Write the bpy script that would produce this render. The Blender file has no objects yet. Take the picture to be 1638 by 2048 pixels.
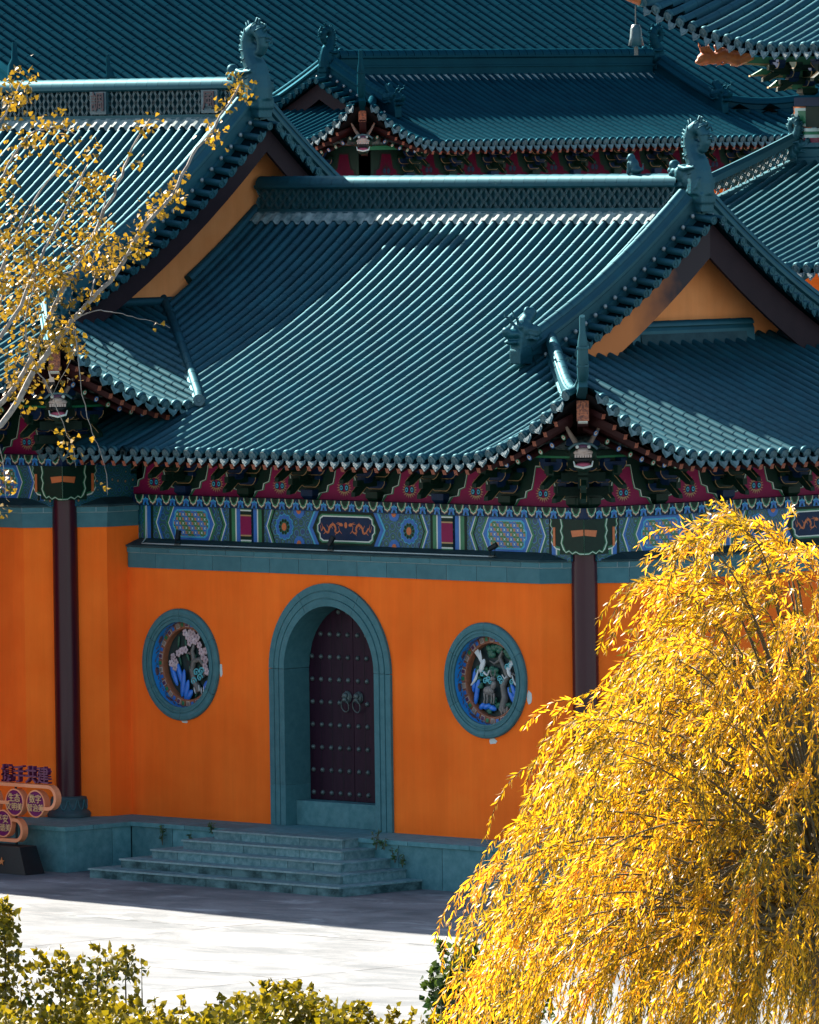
import bpy, bmesh, math, random
import numpy as np
from mathutils import Vector, Matrix
from mathutils.geometry import tessellate_polygon

sc = bpy.context.scene
col = sc.collection
random.seed(7)
rng = np.random.default_rng(7)
R = math.radians
PI = math.pi

# ---------------------------------------------------------------- camera
YAW, PIT, ROLL = R(45.968), R(2.578), -0.0136
CAMLOC = Vector((103.243, -97.989, 11.5475))
F_PX = 17529.7                       # focal length in pixels of the 1638 x 2048 picture
fw = Vector((-math.sin(YAW)*math.cos(PIT), math.cos(YAW)*math.cos(PIT), -math.sin(PIT)))
rt = Vector((math.cos(YAW), math.sin(YAW), 0.0))
up = rt.cross(fw)
rt, up = (math.cos(ROLL)*rt + math.sin(ROLL)*up), (-math.sin(ROLL)*rt + math.cos(ROLL)*up)
cam = bpy.data.cameras.new('camera')
cam.sensor_fit = 'VERTICAL'; cam.sensor_height = 36.0; cam.sensor_width = 28.8
cam.lens = F_PX/2048*36.0
cam.clip_start = 1.0; cam.clip_end = 2000.0
camo = bpy.data.objects.new('camera', cam); col.objects.link(camo)
camo.matrix_world = Matrix(((rt.x, up.x, -fw.x, CAMLOC.x), (rt.y, up.y, -fw.y, CAMLOC.y),
                            (rt.z, up.z, -fw.z, CAMLOC.z), (0, 0, 0, 1)))
sc.camera = camo
def at(px, py, Z):                   # picture position and distance -> place in the world
    return CAMLOC + Z*(fw + rt*((px-819)/F_PX) - up*((py-1024)/F_PX))

# ---------------------------------------------------------------- sky, sun, exposure
SUN = Vector((-1.45, 0.11, 1.0)).normalized()      # towards the sun
w = bpy.data.worlds.new('World'); sc.world = w; w.use_nodes = True
nt = w.node_tree; nt.nodes.clear()
sky = nt.nodes.new('ShaderNodeTexSky'); sky.sky_type = 'NISHITA'; sky.sun_disc = False
sky.sun_elevation = math.asin(SUN.z); sky.sun_rotation = math.atan2(SUN.x, SUN.y)
sky.air_density = 1.0; sky.dust_density = 1.0; sky.ozone_density = 0.3
bg = nt.nodes.new('ShaderNodeBackground'); bg.inputs['Strength'].default_value = 0.052
wo = nt.nodes.new('ShaderNodeOutputWorld')
nt.links.new(sky.outputs[0], bg.inputs['Color']); nt.links.new(bg.outputs[0], wo.inputs['Surface'])
sl = bpy.data.lights.new('sun', 'SUN'); sl.energy = 5.0; sl.angle = R(0.53); sl.color = (1.0, 0.89, 0.78)
so = bpy.data.objects.new('sun', sl); col.objects.link(so)
so.rotation_euler = SUN.to_track_quat('Z', 'Y').to_euler(); so.location = (-60, 20, 60)
sc.view_settings.view_transform = 'Standard'; sc.view_settings.look = 'None'
sc.view_settings.exposure = 2.4; sc.view_settings.gamma = 1.0
sc.view_settings.use_curve_mapping = False
try:
    sc.cycles.max_bounces = 8; sc.cycles.transparent_max_bounces = 8
except Exception: pass

# ---------------------------------------------------------------- helpers
def link(o, parent=None):
    col.objects.link(o)
    if parent is not None: o.parent = parent
    return o
def tag(o, label=None, cat=None, group=None, kind=None):
    if label: o['label'] = label
    if cat: o['category'] = cat
    if group: o['group'] = group
    if kind: o['kind'] = kind
    return o
def empty(name, loc, rz=0, **k):
    o = bpy.data.objects.new(name, None); o.empty_display_size = 0.2
    o.location = loc; o.rotation_euler = (0, 0, rz); link(o); return tag(o, **k)

class MB:
    """collects faces of one mesh"""
    def __init__(s): s.v = []; s.f = []; s.m = []; s.s = []; s.cm = 0; s.cs = False
    def add(s, vs, fs, m=None, smooth=None):
        b = len(s.v); s.v.extend([tuple(p) for p in vs])
        for f in fs:
            s.f.append([b+i for i in f]); s.m.append(s.cm if m is None else m); s.s.append(s.cs if smooth is None else smooth)
    def quad(s, a, b, c, d, m=None): s.add((a, b, c, d), ((0, 1, 2, 3),), m)
    def box(s, c, size, rot=None, m=None):
        x, y, z = size[0]/2, size[1]/2, size[2]/2
        vs = [Vector((i*x, j*y, k*z)) for i in (-1, 1) for j in (-1, 1) for k in (-1, 1)]
        if rot is not None: vs = [rot @ p for p in vs]
        c = Vector(c)
        s.add([p+c for p in vs], ((0, 1, 3, 2), (4, 6, 7, 5), (0, 4, 5, 1), (2, 3, 7, 6), (0, 2, 6, 4), (1, 5, 7, 3)), m)
    def span(s, lo, hi, m=None):
        s.box([(a+b)/2 for a, b in zip(lo, hi)], [abs(b-a) for a, b in zip(lo, hi)], None, m)
    def tube(s, pts, rad, n=8, m=None, caps=True, smooth=True, upv=(0, 0, 1), flat=1.0):
        pts = [Vector(p) for p in pts]; N = len(pts); vs = []; fs = []
        for i, p in enumerate(pts):
            t = (pts[min(i+1, N-1)]-pts[max(i-1, 0)]).normalized()
            a = t.cross(Vector(upv))
            if a.length < 1e-3: a = t.cross(Vector((1, 0, 0)))
            a.normalize(); b = a.cross(t)
            r = rad[i] if hasattr(rad, '__len__') else rad
            for k in range(n):
                q = 2*PI*k/n; vs.append(p + a*(r*math.cos(q)*flat) + b*(r*math.sin(q)))
        for i in range(N-1):
            for k in range(n):
                fs.append((i*n+k, i*n+(k+1) % n, (i+1)*n+(k+1) % n, (i+1)*n+k))
        s.add(vs, fs, m, smooth)
        if caps:
            s.add(vs[:n], (tuple(range(n)),), m, False); s.add(vs[-n:], (tuple(reversed(range(n))),), m, False)
    def lathe(s, prof, origin=(0, 0, 0), n=16, m=None, smooth=True, mat3=None):
        """prof: (radius, height) pairs turned round local z"""
        vs = []; fs = []; o = Vector(origin)
        for r_, z_ in prof:
            for k in range(n):
                p = Vector((r_*math.cos(2*PI*k/n), r_*math.sin(2*PI*k/n), z_))
                vs.append(o + (mat3 @ p if mat3 is not None else p))
        for i in range(len(prof)-1):
            for k in range(n):
                fs.append((i*n+k, i*n+(k+1) % n, (i+1)*n+(k+1) % n, (i+1)*n+k))
        s.add(vs, fs, m, smooth)
    def prism(s, poly, fmap, d0, d1, m=None, side=True, msides=None):
        """poly in 2D, fmap(u, v, depth) -> place; front face at d0, back at d1"""
        n = len(poly)
        A = [fmap(u, v, d0) for u, v in poly]; B = [fmap(u, v, d1) for u, v in poly]
        tri = tessellate_polygon([[Vector((u, v, 0)) for u, v in poly]])
        s.add(A, [tuple(t) for t in tri], m); s.add(B, [tuple(reversed(t)) for t in tri], m)
        if side: s.add(A+B, [(i, (i+1) % n, n+(i+1) % n, n+i) for i in range(n)], m if msides is None else msides)
    def ell(s, c, r, rot=None, m=None, nu=12, nv=8):
        vs = []; fs = []; c = Vector(c)
        for i in range(nv+1):
            a = PI*i/nv
            for k in range(nu):
                b = 2*PI*k/nu
                p = Vector((r[0]*math.sin(a)*math.cos(b), r[1]*math.sin(a)*math.sin(b), r[2]*math.cos(a)))
                vs.append(c + (rot @ p if rot is not None else p))
        for i in range(nv):
            for k in range(nu): fs.append((i*nu+k, i*nu+(k+1) % nu, (i+1)*nu+(k+1) % nu, (i+1)*nu+k))
        s.add(vs, fs, m, True)
    def sweep(s, path, prof, closed=True, upv=(0, 0, 1), m=None, smooth=False, caps=True, scale=None):
        """prof: (side, up) points; side = tangent x up"""
        path = [Vector(p) for p in path]; N = len(path); n = len(prof); vs = []; fs = []
        for i, p in enumerate(path):
            t = (path[min(i+1, N-1)]-path[max(i-1, 0)]).normalized()
            a = t.cross(Vector(upv)).normalized(); b = a.cross(t)
            k = 1.0 if scale is None else scale[i]
            for (u_, v_) in prof: vs.append(p + a*(u_*k) + b*(v_*k))
        nn = n if closed else n-1
        for i in range(N-1):
            for k in range(nn): fs.append((i*n+k, i*n+(k+1) % n, (i+1)*n+(k+1) % n, (i+1)*n+k))
        s.add(vs, fs, m, smooth)
        if caps and closed:
            s.add(vs[:n], (tuple(range(n)),), m, False); s.add(vs[-n:], (tuple(reversed(range(n))),), m, False)
    def plan(s, line, prof, m=None, smooth=False, caps=True, closed=False):
        """sweep (out, z) profile along a plan polyline with mitred corners; out = right-hand side of travel"""
        L = [Vector((p[0], p[1])) for p in line]; N = len(L); n = len(prof); vs = []; fs = []
        for i, p in enumerate(L):
            d0 = (L[i]-L[i-1]).normalized() if i > 0 else (L[1]-L[0]).normalized()
            d1 = (L[i+1]-L[i]).normalized() if i < N-1 else d0
            n0 = Vector((d0.y, -d0.x)); n1 = Vector((d1.y, -d1.x))
            mm = (n0+n1); mm = mm/max(1e-6, mm.dot(n0))
            for (o_, z_) in prof: vs.append((p.x+mm.x*o_, p.y+mm.y*o_, z_))
        nn = n if closed else n-1
        for i in range(N-1):
            for k in range(nn): fs.append((i*n+k, (i+1)*n+k, (i+1)*n+(k+1) % n, i*n+(k+1) % n))
        s.add(vs, fs, m, smooth)
        if caps and n > 2:
            s.add(vs[:n], (tuple(range(n)),), m, False); s.add(vs[-n:], (tuple(reversed(range(n))),), m, False)
    def mesh(s, name, mats=None):
        me = bpy.data.meshes.new(name); me.from_pydata(s.v, [], s.f)
        if mats:
            for k in (mats if isinstance(mats, (list, tuple)) else [mats]): me.materials.append(k)
        me.polygons.foreach_set('material_index', s.m); me.polygons.foreach_set('use_smooth', s.s)
        me.update(); return me
    def build(s, name, mats=None, parent=None, fix=True, **k):
        me = s.mesh(name, mats)
        if fix and len(s.f) < 20000:
            bm = bmesh.new(); bm.from_mesh(me); bmesh.ops.recalc_face_normals(bm, faces=bm.faces); bm.to_mesh(me); bm.free()
        return tag(link(bpy.data.objects.new(name, me), parent), **k)

def tri_mesh(name, V, T, mat, smooth=None, rnd=None, parent=None):
    """V (n,3), T (m,3) numpy arrays -> object"""
    me = bpy.data.meshes.new(name)
    me.vertices.add(len(V)); me.vertices.foreach_set('co', V.astype(np.float32).ravel())
    m = len(T); me.loops.add(3*m); me.loops.foreach_set('vertex_index', T.astype(np.int32).ravel())
    me.polygons.add(m); me.polygons.foreach_set('loop_start', np.arange(0, 3*m, 3, dtype=np.int32))
    me.polygons.foreach_set('loop_total', np.full(m, 3, dtype=np.int32))
    if smooth is not None: me.polygons.foreach_set('use_smooth', smooth)
    me.update(calc_edges=True)
    if rnd is not None:
        a = me.attributes.new('rnd', 'FLOAT', 'POINT'); a.data.foreach_set('value', rnd.astype(np.float32))
    me.materials.append(mat); me.validate()
    return link(bpy.data.objects.new(name, me), parent)

def mesh_tris(mb):
    """MB -> (V, T, smooth) triangulated arrays"""
    T = []; S = []
    for f, s_ in zip(mb.f, mb.s):
        for i in range(1, len(f)-1): T.append((f[0], f[i], f[i+1])); S.append(s_)
    return np.array(mb.v), np.array(T), np.array(S, dtype=bool)

def fuse(mb, voxel, name, mat, parent=None, smooth=True):
    """weld overlapping shapes into one continuous surface"""
    me = mb.mesh(name+'_raw'); o = bpy.data.objects.new(name+'_raw', me); col.objects.link(o)
    md = o.modifiers.new('r', 'REMESH'); md.mode = 'VOXEL'; md.voxel_size = voxel; md.use_smooth_shade = smooth
    dg = bpy.context.evaluated_depsgraph_get(); ev = o.evaluated_get(dg)
    out = bpy.data.meshes.new_from_object(ev)
    bpy.data.objects.remove(o); bpy.data.meshes.remove(me)
    out.materials.clear(); out.materials.append(mat); out.name = name
    return link(bpy.data.objects.new(name, out), parent)

def text_mesh(body, size, depth, bold=0.0):
    cu = bpy.data.curves.new('t', 'FONT'); cu.body = body; cu.size = size; cu.extrude = depth; cu.offset = bold
    cu.align_x = 'CENTER'; cu.align_y = 'CENTER'
    o = bpy.data.objects.new('t', cu); col.objects.link(o)
    me = bpy.data.meshes.new_from_object(o.evaluated_get(bpy.context.evaluated_depsgraph_get()))
    bpy.data.objects.remove(o); bpy.data.curves.remove(cu); me.materials.clear()
    return me

# ---------------------------------------------------------------- materials
def mat(name, c, rough=0.6, *a_, **k_):
    tint = k_.pop('tint', None); gloss = k_.pop('gloss', None); m = mat0(name, c, rough, *a_, **k_)
    if gloss:                                   # glaze: a coloured sheen of even strength over the diffuse body
        n = m.node_tree; g = n.nodes.new('ShaderNodeBsdfGlossy'); g.inputs['Color'].default_value = (*gloss[:3], 1); g.inputs['Roughness'].default_value = gloss[3]
        a = n.nodes.new('ShaderNodeAddShader'); n.links.new(n.nodes['Principled BSDF'].outputs[0], a.inputs[0]); n.links.new(g.outputs[0], a.inputs[1]); n.links.new(a.outputs[0], n.nodes['Material Output'].inputs['Surface'])
    if tint: m.node_tree.nodes['Principled BSDF'].inputs['Specular Tint'].default_value = (*tint, 1)
    return m
def mat0(name, c, rough=0.6, c2=None, scale=3.0, amt=1.0, bump=0.0, bscale=40.0, rnd=0.0, spec=0.5, metal=0.0,
        coat=0.0, stretch=(1, 1, 1), detail=6.0, rvar=0.0):
    m = bpy.data.materials.new(name); m.use_nodes = True; n = m.node_tree; p = n.nodes['Principled BSDF']
    p.inputs['Roughness'].default_value = rough; p.inputs['Metallic'].default_value = metal
    p.inputs['Specular IOR Level'].default_value = spec; p.inputs['Coat Weight'].default_value = coat
    p.inputs['Coat Roughness'].default_value = 0.12
    tc = n.nodes.new('ShaderNodeTexCoord'); mp = n.nodes.new('ShaderNodeMapping'); mp.inputs['Scale'].default_value = stretch
    n.links.new(tc.outputs['Object'], mp.inputs['Vector'])
    last = None
    if c2 is not None:
        nz = n.nodes.new('ShaderNodeTexNoise'); nz.inputs['Scale'].default_value = scale; nz.inputs['Detail'].default_value = detail
        nz.inputs['Roughness'].default_value = 0.62
        n.links.new(mp.outputs[0], nz.inputs['Vector'])
        rp = n.nodes.new('ShaderNodeValToRGB'); rp.color_ramp.elements[0].position = 0.5-0.22/amt; rp.color_ramp.elements[1].position = 0.5+0.22/amt
        rp.color_ramp.elements[0].color = (*c, 1); rp.color_ramp.elements[1].color = (*c2, 1)
        n.links.new(nz.outputs['Fac'], rp.inputs['Fac']); last = rp.outputs[0]
        if rvar:
            mr = n.nodes.new('ShaderNodeMapRange'); mr.inputs['To Min'].default_value = rough-rvar; mr.inputs['To Max'].default_value = rough+rvar
            n.links.new(nz.outputs['Fac'], mr.inputs['Value']); n.links.new(mr.outputs[0], p.inputs['Roughness'])
    if rnd:
        oi = n.nodes.new('ShaderNodeObjectInfo'); at_ = n.nodes.new('ShaderNodeAttribute'); at_.attribute_name = 'rnd'
        ad = n.nodes.new('ShaderNodeMath'); n.links.new(oi.outputs['Random'], ad.inputs[0]); n.links.new(at_.outputs['Fac'], ad.inputs[1])
        fr = n.nodes.new('ShaderNodeMath'); fr.operation = 'FRACT'; n.links.new(ad.outputs[0], fr.inputs[0])
        mr = n.nodes.new('ShaderNodeMapRange'); mr.inputs['To Min'].default_value = 1-rnd; mr.inputs['To Max'].default_value = 1+rnd
        n.links.new(fr.outputs[0], mr.inputs['Value'])
        mx = n.nodes.new('ShaderNodeVectorMath'); mx.operation = 'SCALE'
        if last is not None: n.links.new(last, mx.inputs[0])
        else: mx.inputs[0].default_value = c
        n.links.new(mr.outputs[0], mx.inputs['Scale']); last = mx.outputs[0]
    if last is not None: n.links.new(last, p.inputs['Base Color'])
    else: p.inputs['Base Color'].default_value = (*c, 1)
    if bump:
        nb = n.nodes.new('ShaderNodeTexNoise'); nb.inputs['Scale'].default_value = bscale; nb.inputs['Detail'].default_value = 5
        n.links.new(mp.outputs[0], nb.inputs['Vector'])
        bp = n.nodes.new('ShaderNodeBump'); bp.inputs['Strength'].default_value = bump; bp.inputs['Distance'].default_value = 0.02
        n.links.new(nb.outputs['Fac'], bp.inputs['Height']); n.links.new(bp.outputs[0], p.inputs['Normal'])
    return m

def leafmat(name, c, c2, trans, rough=0.45, spec=0.5, tcol=None, c3=None):
    m = bpy.data.materials.new(name); m.use_nodes = True; n = m.node_tree; p = n.nodes['Principled BSDF']; out = n.nodes['Material Output']
    a = n.nodes.new('ShaderNodeAttribute'); a.attribute_name = 'rnd'
    rp = n.nodes.new('ShaderNodeValToRGB'); rp.color_ramp.elements[0].color = (*c, 1); rp.color_ramp.elements[1].color = (*c2, 1)
    if c3: rp.color_ramp.elements[1].position = .8; e_ = rp.color_ramp.elements.new(1.0); e_.color = (*c3, 1)
    n.links.new(a.outputs['Fac'], rp.inputs['Fac']); n.links.new(rp.outputs[0], p.inputs['Base Color'])
    p.inputs['Roughness'].default_value = rough; p.inputs['Specular IOR Level'].default_value = spec
    t = n.nodes.new('ShaderNodeBsdfTranslucent')
    if tcol: t.inputs['Color'].default_value = (*tcol, 1)
    else: n.links.new(rp.outputs[0], t.inputs['Color'])
    mx = n.nodes.new('ShaderNodeMixShader'); mx.inputs['Fac'].default_value = trans
    n.links.new(p.outputs[0], mx.inputs[1]); n.links.new(t.outputs[0], mx.inputs[2]); n.links.new(mx.outputs[0], out.inputs['Surface'])
    return m

M = {}
M['tile'] = mat('glazed_tile', (.0005, .022, .033), .6, (.0014, .038, .051), 2.2, 1.3, .0, 60, .18, 0.0, gloss=(.034, .064, .072, .54))
M['pan'] = mat('shaded_pan_tile', (.0006, .007, .010), .8, (.0014, .012, .016), 6, 1.2, .1, 60, spec=0.0)  # darker than the glazed rolls, painting in the shade between them
M['tile_far'] = mat('glazed_tile_far', (.0004, .017, .028), .6, (.0012, .028, .041), 1.4, 1.3, 0, 60, .08, 0.0, gloss=(.005, .016, .021, .5))
M['disc'] = mat('tile_end', (.02, .07, .085), .5, (.06, .13, .15), 9, 1.2, .35, 90, .2)
M['mortar'] = mat('ridge_mortar', (.045, .10, .105), .8, (.22, .29, .28), 5, 1.6, .3, 40)
M['lattice'] = mat('ridge_lattice', (.01, .055, .068), .5, (.03, .10, .115), 6, 1.2, .2, 60)
M['plaster'] = mat('ochre_plaster', (.90, .138, .012), .9, (.95, .178, .020), 1.1, 1.0, .10, 55, detail=9, spec=.12)
M['gable'] = mat('ochre_gable_plaster', (.74, .25, .075), .9, (.80, .31, .11), 1.6, 1.0, .12, 40, spec=.12)
M['barge'] = mat('bargeboard_paint', (.012, .006, .009), .7, (.02, .010, .013), 3, 1, .1, 30, spec=.2)
M['stone'] = mat('grey_blue_stone', (.052, .170, .186), .75, (.098, .24, .258), 7, 1.3, .25, 120, .14, .3)
M['stone_d'] = mat('grey_blue_frame_stone', (.032, .125, .142), .65, (.052, .162, .18), 9, 1.2, .2, 150, .08, .35)
M['step'] = mat('granite_step', (.062, .155, .168), .8, (.150, .262, .275), 10, 1.5, .4, 160, .16, .3)
M['nosing'] = mat('worn_nosing', (.13, .22, .23), .8, (.22, .31, .31), 14, 1.4, .3, 120, .12, .3)
M['step_r'] = mat('stained_riser', (.014, .046, .05), .85, (.105, .205, .215), 2.6, 1.7, .4, 160, .12, .3, stretch=(1, 1, 1.6))
M['redcol'] = mat('crimson_column', (.20, .012, .045), .4, (.26, .02, .06), 3, 1)
M['orange_d'] = mat('orange_carving', (.50, .13, .02), .55, (.30, .07, .02), 14, 1.2)
M['plaque_ch'] = mat('carved_red_brown', (.06, .03, .035), .6)
M['joint'] = mat('light_joint', (.28, .36, .37), .9)
M['band'] = mat('band_slab', (.034, .125, .146), .7, (.055, .162, .184), 5, 1.2, .15, 100, .12, .3)
M['cap'] = mat('band_cap', (.010, .035, .043), .8, (.02, .055, .064), 4, 1.4, .25, 50, spec=.25)
M['column'] = mat('lacquered_column', (.028, .003, .010), .28, (.040, .005, .015), 2, 1, .04, 20, spec=.35, stretch=(1, 1, .15))
M['door'] = mat('lacquered_door', (.014, .003, .011), .6, (.024, .006, .017), 3.5, 1.4, .15, 14, spec=.2, stretch=(2.5, 2.5, .35))
M['stud'] = mat('door_stud', (.05, .075, .075), .45, (.09, .12, .115), 20, 1, .2, 60, .2, metal=.3)
M['iron'] = mat('dark_iron', (.03, .045, .045), .5, (.06, .08, .075), 16, 1, .3, 60)
M['magenta'] = mat('crimson_board', (.19, .003, .05), .6, (.24, .006, .065), 3, 1, .05, 20, spec=.25)
M['blue'] = mat('blue_paint', (.003, .095, .36), .5, (.006, .135, .44), 14, 1)
M['dblue'] = mat('dark_blue_paint', (.0015, .014, .045), .55, (.003, .022, .065), 14, 1, spec=.2)
M['lblue'] = mat('light_blue_paint', (.03, .34, .52), .5)
M['green'] = mat('green_paint', (.004, .12, .05), .5, (.006, .17, .065), 14, 1)
M['dgreen'] = mat('dark_green_paint', (.001, .014, .009), .55, (.002, .022, .013), 14, 1, spec=.2)
M['white'] = mat('white_line_paint', (.55, .62, .56), .55)
M['gold'] = mat('gold_line_paint', (.36, .22, .09), .5)
M['ochre'] = mat('orange_motif_paint', (.55, .15, .04), .55, (.45, .11, .03), 20, 1)
M['woodred'] = mat('red_brown_wood', (.022, .004, .005), .6, (.032, .007, .007), 6, 1, spec=.25)
M['rafterend'] = mat('orange_rafter_end', (.38, .10, .045), .6, (.12, .035, .02), 55, 2.2)
M['soffit'] = mat('soffit_board', (.004, .004, .005), .9, spec=.1)
M['black'] = mat('black_metal', (.002, .006, .008), .5, (.005, .010, .013), 6, 1, spec=.3)
M['cable'] = mat('grey_cable', (.35, .42, .42), .6)
M['paper'] = mat('torn_paper', (.55, .58, .55), .9)

def swirl_mat(name, scale):
    m = bpy.data.materials.new(name); m.use_nodes = True; n = m.node_tree; p = n.nodes['Principled BSDF']; p.inputs['Roughness'].default_value = .5
    tc = n.nodes.new('ShaderNodeTexCoord'); vo = n.nodes.new('ShaderNodeTexVoronoi'); vo.inputs['Scale'].default_value = scale; vo.inputs['Randomness'].default_value = .35
    n.links.new(tc.outputs['Object'], vo.inputs['Vector'])
    mu = n.nodes.new('ShaderNodeMath'); mu.operation = 'MULTIPLY'; mu.inputs[1].default_value = 4.2; n.links.new(vo.outputs['Distance'], mu.inputs[0])
    fr = n.nodes.new('ShaderNodeMath'); fr.operation = 'FRACT'; n.links.new(mu.outputs[0], fr.inputs[0])
    rp = n.nodes.new('ShaderNodeValToRGB'); rp.color_ramp.interpolation = 'CONSTANT'
    el = rp.color_ramp.elements; el[0].color = (.003, .045, .13, 1); el[0].position = 0
    el[1].position = .34; el[1].color = (.004, .12, .27, 1)
    for pos, c in ((.5, (.06, .24, .20, 1)), (.57, (.003, .06, .045, 1)), (.80, (.006, .11, .075, 1))):
        e = el.new(pos); e.color = c
    n.links.new(fr.outputs[0], rp.inputs['Fac'])
    lt = n.nodes.new('ShaderNodeMath'); lt.operation = 'LESS_THAN'; lt.inputs[1].default_value = .11; n.links.new(vo.outputs['Distance'], lt.inputs[0])
    mx = n.nodes.new('ShaderNodeMix'); mx.data_type = 'RGBA'; mx.inputs['B'].default_value = (.42, .15, .06, 1)
    n.links.new(lt.outputs[0], mx.inputs['Factor']); n.links.new(rp.outputs[0], mx.inputs['A']); n.links.new(mx.outputs['Result'], p.inputs['Base Color'])
    return m
M['swirl'] = swirl_mat('painted_scrolls', 6.5)

def flower_mat(name, ax):
    """diagonal lattice of small painted flowers; ax = coordinate running along the panel"""
    m = bpy.data.materials.new(name); m.use_nodes = True; n = m.node_tree; p = n.nodes['Principled BSDF']; p.inputs['Roughness'].default_value = .5
    tc = n.nodes.new('ShaderNodeTexCoord'); sx = n.nodes.new('ShaderNodeSeparateXYZ'); n.links.new(tc.outputs['Object'], sx.inputs[0])
    def mth(op, a, b=None):
        k = n.nodes.new('ShaderNodeMath'); k.operation = op
        for i, q in enumerate((a, b)):
            if q is None: continue
            if isinstance(q, (int, float)): k.inputs[i].default_value = q
            else: n.links.new(q, k.inputs[i])
        return k.outputs[0]
    X = sx.outputs[ax]; Z = sx.outputs['Z']; per = 0.15
    a = mth('DIVIDE', mth('ADD', X, Z), per); b = mth('DIVIDE', mth('SUBTRACT', X, Z), per)
    fa = mth('SUBTRACT', mth('FRACT', a), .5); fb = mth('SUBTRACT', mth('FRACT', b), .5)
    d = mth('SQRT', mth('ADD', mth('MULTIPLY', fa, fa), mth('MULTIPLY', fb, fb)))
    star = mth('MULTIPLY', mth('ABSOLUTE', fa), mth('ABSOLUTE', fb))
    par = mth('FRACT', mth('MULTIPLY', mth('FLOOR', a), .5))
    mx = n.nodes.new('ShaderNodeMix'); mx.data_type = 'RGBA'; mx.inputs['A'].default_value = (.006, .13, .40, 1); mx.inputs['B'].default_value = (.012, .15, .055, 1)
    n.links.new(mth('GREATER_THAN', par, .2), mx.inputs['Factor'])
    m2 = n.nodes.new('ShaderNodeMix'); m2.data_type = 'RGBA'; m2.inputs['B'].default_value = (.42, .52, .5, 1)
    n.links.new(mth('MULTIPLY', mth('LESS_THAN', star, .008), mth('LESS_THAN', d, .30)), m2.inputs['Factor']); n.links.new(mx.outputs['Result'], m2.inputs['A'])
    m3 = n.nodes.new('ShaderNodeMix'); m3.data_type = 'RGBA'; m3.inputs['B'].default_value = (.36, .17, .08, 1)
    n.links.new(mth('GREATER_THAN', d, .50), m3.inputs['Factor']); n.links.new(m2.outputs['Result'], m3.inputs['A'])
    n.links.new(m3.outputs['Result'], p.inputs['Base Color'])
    return m
M['flower_x'] = flower_mat('painted_flowers', 'X'); M['flower_y'] = flower_mat('painted_flowers_side', 'Y')

def board_gradient():  # bargeboard colour runs from orange at the lower end to dark higher up
    m = mat0('bargeboard_gradient', (.012, .006, .009), .75); n = m.node_tree; p = n.nodes['Principled BSDF']
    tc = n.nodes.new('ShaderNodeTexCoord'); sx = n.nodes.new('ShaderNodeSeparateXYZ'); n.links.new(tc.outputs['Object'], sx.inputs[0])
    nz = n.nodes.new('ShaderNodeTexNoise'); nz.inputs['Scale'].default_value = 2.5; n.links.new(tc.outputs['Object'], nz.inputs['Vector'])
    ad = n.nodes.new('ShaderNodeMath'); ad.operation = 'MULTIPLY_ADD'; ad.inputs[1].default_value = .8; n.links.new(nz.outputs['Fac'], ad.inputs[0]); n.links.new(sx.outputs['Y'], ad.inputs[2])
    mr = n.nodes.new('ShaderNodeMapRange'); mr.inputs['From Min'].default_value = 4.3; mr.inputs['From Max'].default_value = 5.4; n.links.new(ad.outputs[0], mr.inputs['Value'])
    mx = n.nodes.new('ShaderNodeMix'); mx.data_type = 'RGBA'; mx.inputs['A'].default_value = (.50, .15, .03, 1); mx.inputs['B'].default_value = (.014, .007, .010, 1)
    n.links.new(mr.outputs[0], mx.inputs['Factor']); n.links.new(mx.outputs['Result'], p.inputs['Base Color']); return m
M['barge_gradient'] = board_gradient()

def streaks(m):
    n = m.node_tree; p = n.nodes['Principled BSDF']; src = p.inputs['Base Color'].links[0].from_socket
    tc = n.nodes.new('ShaderNodeTexCoord'); mp = n.nodes.new('ShaderNodeMapping'); mp.inputs['Scale'].default_value = (2.6, 2.6, .16); n.links.new(tc.outputs['Object'], mp.inputs['Vector'])
    z = n.nodes.new('ShaderNodeTexNoise'); z.inputs['Scale'].default_value = 1.6; z.inputs['Detail'].default_value = 8; z.inputs['Roughness'].default_value = .7; n.links.new(mp.outputs[0], z.inputs['Vector'])
    r_ = n.nodes.new('ShaderNodeMapRange'); r_.inputs['From Min'].default_value = .32; r_.inputs['From Max'].default_value = .62; r_.inputs['To Min'].default_value = .93; r_.inputs['To Max'].default_value = 1.03; n.links.new(z.outputs['Fac'], r_.inputs['Value'])
    z2 = n.nodes.new('ShaderNodeTexNoise'); z2.inputs['Scale'].default_value = .5; z2.inputs['Detail'].default_value = 3; n.links.new(tc.outputs['Object'], z2.inputs['Vector'])
    r2 = n.nodes.new('ShaderNodeMapRange'); r2.inputs['From Min'].default_value = .35; r2.inputs['From Max'].default_value = .65; r2.inputs['To Min'].default_value = .90; r2.inputs['To Max'].default_value = 1.06; n.links.new(z2.outputs['Fac'], r2.inputs['Value'])
    mu = n.nodes.new('ShaderNodeMath'); mu.operation = 'MULTIPLY'; n.links.new(r_.outputs[0], mu.inputs[0]); n.links.new(r2.outputs[0], mu.inputs[1])
    v = n.nodes.new('ShaderNodeVectorMath'); v.operation = 'SCALE'; n.links.new(src, v.inputs[0]); n.links.new(mu.outputs[0], v.inputs['Scale']); n.links.new(v.outputs[0], p.inputs['Base Color'])
streaks(M['plaster']); streaks(M['gable'])

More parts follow.
